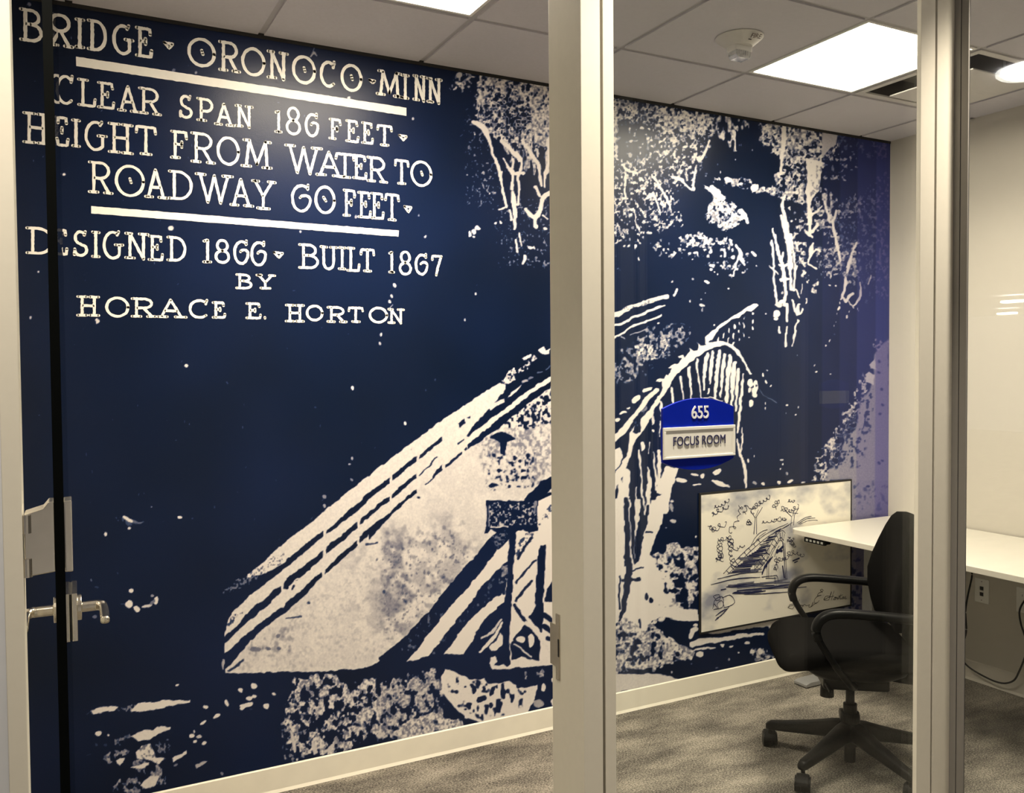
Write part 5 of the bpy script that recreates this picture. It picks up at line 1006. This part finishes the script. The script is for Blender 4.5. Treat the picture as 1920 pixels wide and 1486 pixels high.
# ---- desk
dk = empty('standing_desk', (0, 0, 0)); tag(dk, 'white height-adjustable desk along the right wall behind the chair', 'desk')
DX0, DX1, DY0, DY1, DZ = -.752, -.012, -1.66, -.028, .742
def rr(x0, x1, y0, y1, r, n=8):
    P = []
    for cx, cy, a in ((x1-r, y1-r, 0), (x0+r, y1-r, 90), (x0+r, y0+r, 180), (x1-r, y0+r, 270)):
        P += [(cx+r*math.cos(math.radians(a+90*i/n)), cy+r*math.sin(math.radians(a+90*i/n))) for i in range(n+1)]
    return P
bm = bmesh.new(); prism(bm, rr(DX0, DX1, DY0, DY1, .045), DZ-.025, DZ, 'z')
for f in bm.faces:
    f.material_index = 0 if f.normal.z > .5 else 1
obj('tabletop', bm, None, dk, mats=[MT['desk'], MT['desk_edge']], bevel=.002)
for y in (-.150, -1.45):
    bm = bmesh.new(); prism(bm, [(-.80, .004), (-.80, .018), (-.77, .026), (-.07, .026), (-.045, .018), (-.045, .004)], y-.04, y+.04, 'y')
    ft = obj('foot', bm, MT['steel'], dk, bevel=.003)
    for xx in (-.77, -.08):
        bm = bmesh.new(); cyl(bm, (xx, y, 0), (xx, y, .005), .018, n=14); obj('glide', bm, MT['black'], ft)
    bm = bmesh.new(); box(bm, -.34, -.26, y-.03, y+.03, .026, .46); box(bm, -.335, -.265, y-.025, y+.025, .46, DZ-.06)
    obj('column', bm, MT['steel'], dk, bevel=.003)
    obj('bracket', BX(-.70, -.10, y-.03, y+.03, DZ-.06, DZ-.0255), MT['steel'], dk, bevel=.002)
obj('crossbar', BX(-.33, -.27, -1.42, -.18, DZ-.058, DZ-.030), MT['steel'], dk)
hc = empty('controller', (0, 0, 0)); bpy.data.objects.remove(hc)
bm = bmesh.new(); prism(bm, rr(-.735, -.695, -.245, -.115, .012), DZ-.048, DZ-.0255, 'z'); box(bm, -.742, -.725, -.243, -.117, DZ-.052, DZ-.030)
hc = obj('height_controller', bm, MT['black'], dk, bevel=.002); hc['label'] = 'black control strip with pale buttons'
for k in range(5):
    b0 = -.235+k*.023
    obj('button', BX(-.7435, -.7415, b0, b0+.013, DZ-.046, DZ-.036), MT['grey_button'], hc)

# ---- power cord
P = [(1822, 1066), (1822, 1082), (1815.5, 1112), (1810.5, 1142), (1811, 1162), (1812, 1181), (1808, 1200), (1804, 1222), (1808, 1241), (1825, 1256), (1854, 1272), (1873, 1279), (1888, 1280), (1902, 1274), (1911, 1258), (1920, 1236), (1927, 1212), (1921, 1190), (1914, 1168), (1911.5, 1146), (1918, 1130), (1926, 1122)]
pts = []
for i, (u, v) in enumerate(P):
    x = -.05 if i < len(P)-3 else (-.045, -.035, -.012)[i-len(P)+3]
    y, z = opt(u, v, x); pts.append((x, y, z))
bm = bmesh.new(); sweep(bm, catmull(pts, 6), .0042, n=10)
pc = obj('power_cord', bm, MT['black'], dk, smooth=True); pc['label'] = 'thin black power cord looping down to the wall outlet'

# ---- office chair
ch = empty('office_chair', (-1.275, -.860, 0), math.radians(143)); tag(ch, 'black office swivel chair with loop arms facing the mural', 'chair')
def loft(bm, secs, n=32, e=.45):
    """secs: centre (x,y,z), half sizes (a, b) in the section plane, axis triple"""
    rings = []
    for c, A, B, ua, ub in secs:
        c = Vector(c); ua = Vector(ua); ub = Vector(ub); ring = []
        for k in range(n):
            t = 2*math.pi*k/n; q, s_ = math.cos(t), math.sin(t)
            ring.append(bm.verts.new(c + ua*A*math.copysign(abs(q)**e, q) + ub*B*math.copysign(abs(s_)**e, s_)))
        rings.append(ring)
    for a, b in zip(rings, rings[1:]):
        for i in range(n): bm.faces.new((a[i], a[(i+1) % n], b[(i+1) % n], b[i]))
    bm.faces.new(rings[0][::-1]); bm.faces.new(rings[-1])
    bmesh.ops.recalc_face_normals(bm, faces=bm.faces[:])
X_, Y_, Z_ = (1, 0, 0), (0, 1, 0), (0, 0, 1)
bm = bmesh.new()
loft(bm, [((.038, 0, z), a, b, X_, Y_) for z, a, b in ((.440, .150, .16), (.442, .215, .222), (.447, .240, .242), (.460, .250, .250), (.478, .251, .251), (.492, .240, .243), (.500, .218, .222), (.503, .16, .17), (.504, .06, .06))], n=64, e=.30)
for v in bm.verts:      # waterfall front and gently dished top
    if v.co.x > .15: v.co.z -= (v.co.x-.15)**2*1.6
    if v.co.z > .47: v.co.z += .9*(v.co.y**2)*.25
obj('seat', bm, MT['fabric'], ch, smooth=True)
bm = bmesh.new()
loft(bm, [((.0, 0, z), a, b, X_, Y_) for z, a, b in ((.365, .10, .09), (.372, .15, .13), (.405, .19, .19), (.446, .205, .21))], n=40, e=.6)
obj('seat_shell', bm, MT['black'], ch, smooth=True)
# backrest, a padded panel that narrows towards the top
bm = bmesh.new(); secs = []
for z, hwid, th, off in ((.560, .10, .010, .010), (.570, .155, .026, .004), (.61, .182, .036, -.002), (.67, .204, .040, -.004), (.73, .214, .041, -.010), (.79, .204, .039, -.020), (.85, .186, .036, -.032), (.91, .167, .031, -.046), (.948, .152, .025, -.056), (.966, .135, .016, -.062), (.973, .09, .006, -.065)):
    secs.append(((-.165+off, 0, z), th, hwid+.006, X_, Y_))
loft(bm, secs, n=48, e=.50)
for v in bm.verts: v.co.x += .9*v.co.y**2
obj('backrest', bm, MT['fabric'], ch, smooth=True)
# shell that carries the back, curving under the seat
bm = bmesh.new(); path = catmull([(-.08, 0, .40), (-.18, 0, .397), (-.240, 0, .422), (-.255, 0, .47), (-.240, 0, .54), (-.220, 0, .62), (-.222, 0, .70)], 6)
sweep(bm, path, [.10+.10*math.sin(math.pi*min(1, i/(len(path)-1)*1.1)) for i in range(len(path))], [.030]*len(path), n=20, upd=(1, 0, .3), flat=.6)
bmesh.ops.recalc_face_normals(bm, faces=bm.faces[:])
obj('back_shell', bm, MT['fabric'], ch, smooth=True)
for s_ in (1, -1):
    b = .272*s_
    top = catmull([(-.215, .175*s_, .640), (-.215, .225*s_, .640), (-.195, .262*s_, .646), (-.14, b, .652), (-.02, b, .660), (.08, b, .664), (.135, b, .656), (.165, b, .632), (.175, b, .600), (.168, b, .568)], 6)
    n_ = len(top)
    bm = bmesh.new(); sweep(bm, top, [.013+.011*smooth01(min(1, max(0, (i/n_-.18)*6))) for i in range(n_)], [.011+.005*smooth01(min(1, max(0, (i/n_-.18)*6))) for i in range(n_)], n=16, flat=.75)
    ar = obj('armrest', bm, MT['black'], ch, smooth=True)
    bm = bmesh.new(); sweep(bm, catmull([(.170, b, .578), (.150, b*.99, .540), (.105, b*.93, .470), (.055, b*.72, .400), (.020, b*.42, .352), (.0, b*.22, .335)], 6), .012, .019, n=14, upd=(0, 1, .01), flat=.8)
    obj('arm_strut', bm, MT['black'], ar, smooth=True)
bm = bmesh.new(); box(bm, -.13, .11, -.065, .065, .315, .372); obj('tilt_mechanism', bm, MT['black'], ch, bevel=.01, seg=3)
bm = bmesh.new(); cyl(bm, (.10, .03, .338), (.10, .15, .338), .006, n=10); cyl(bm, (.085, .0, .312), (.085, .0, .270), .024, .026, n=18)
obj('tension_knob', bm, MT['black'], ch)
bm = bmesh.new(); lathe(bm, [(0, .022), (.021, .022), (.021, .205), (.025, .207), (.025, .245), (.0165, .247), (.0165, .318), (0, .318)], n=28)
obj('gas_column', bm, MT['black'], ch)
bm = bmesh.new(); lathe(bm, [(0, .085), (.030, .085), (.036, .10), (.036, .20), (.033, .214), (0, .214)], n=28)
obj('hub', bm, MT['black'], ch, bevel=.002)
for k, ang in enumerate((118, 190, 262, 334, 46)):
    a = math.radians(ang-143); d_ = Vector((math.cos(a), math.sin(a), 0)); sd = Vector((-d_.y, d_.x, 0))
    bm = bmesh.new(); secs = []
    for t, z, hh, wd in ((.02, .140, .038, .030), (.06, .138, .034, .029), (.16, .118, .026, .024), (.26, .100, .020, .019), (.305, .094, .018, .018), (.322, .090, .012, .014)):
        secs.append((d_*t+Vector((0, 0, z)), wd, hh, tuple(sd), Z_))
    loft(bm, secs, n=20, e=.55)
    lg = obj('leg', bm, MT['black'], ch, smooth=True)
    cs = d_*.308; h_ = math.radians(ang*2.3); wd = Vector((math.cos(h_), math.sin(h_), 0)); ax = Vector((-wd.y, wd.x, 0)); cc = cs + wd*.018 + Vector((0, 0, .031))
    bm = bmesh.new()
    cyl(bm, cs+Vector((0, 0, .05)), cs+Vector((0, 0, .092)), .0075, n=12)
    for q in (-1, 1): cyl(bm, cc+ax*q*.005, cc+ax*q*.027, .031, .028, n=26)
    sweep(bm, [cc-ax*.024, cc-ax*.012, cc+ax*.012, cc+ax*.024], .0275, n=26)
    pth = [cc+Vector((0, 0, 0))+wd*(.034*math.cos(u))+Vector((0, 0, .034*math.sin(u))) for u in np.linspace(.2, math.pi-.1, 10)]
    sweep(bm, pth, .022, .003, n=10, upd=tuple(ax.cross(wd)), flat=.6)
    obj('caster', bm, MT['black'], lg)
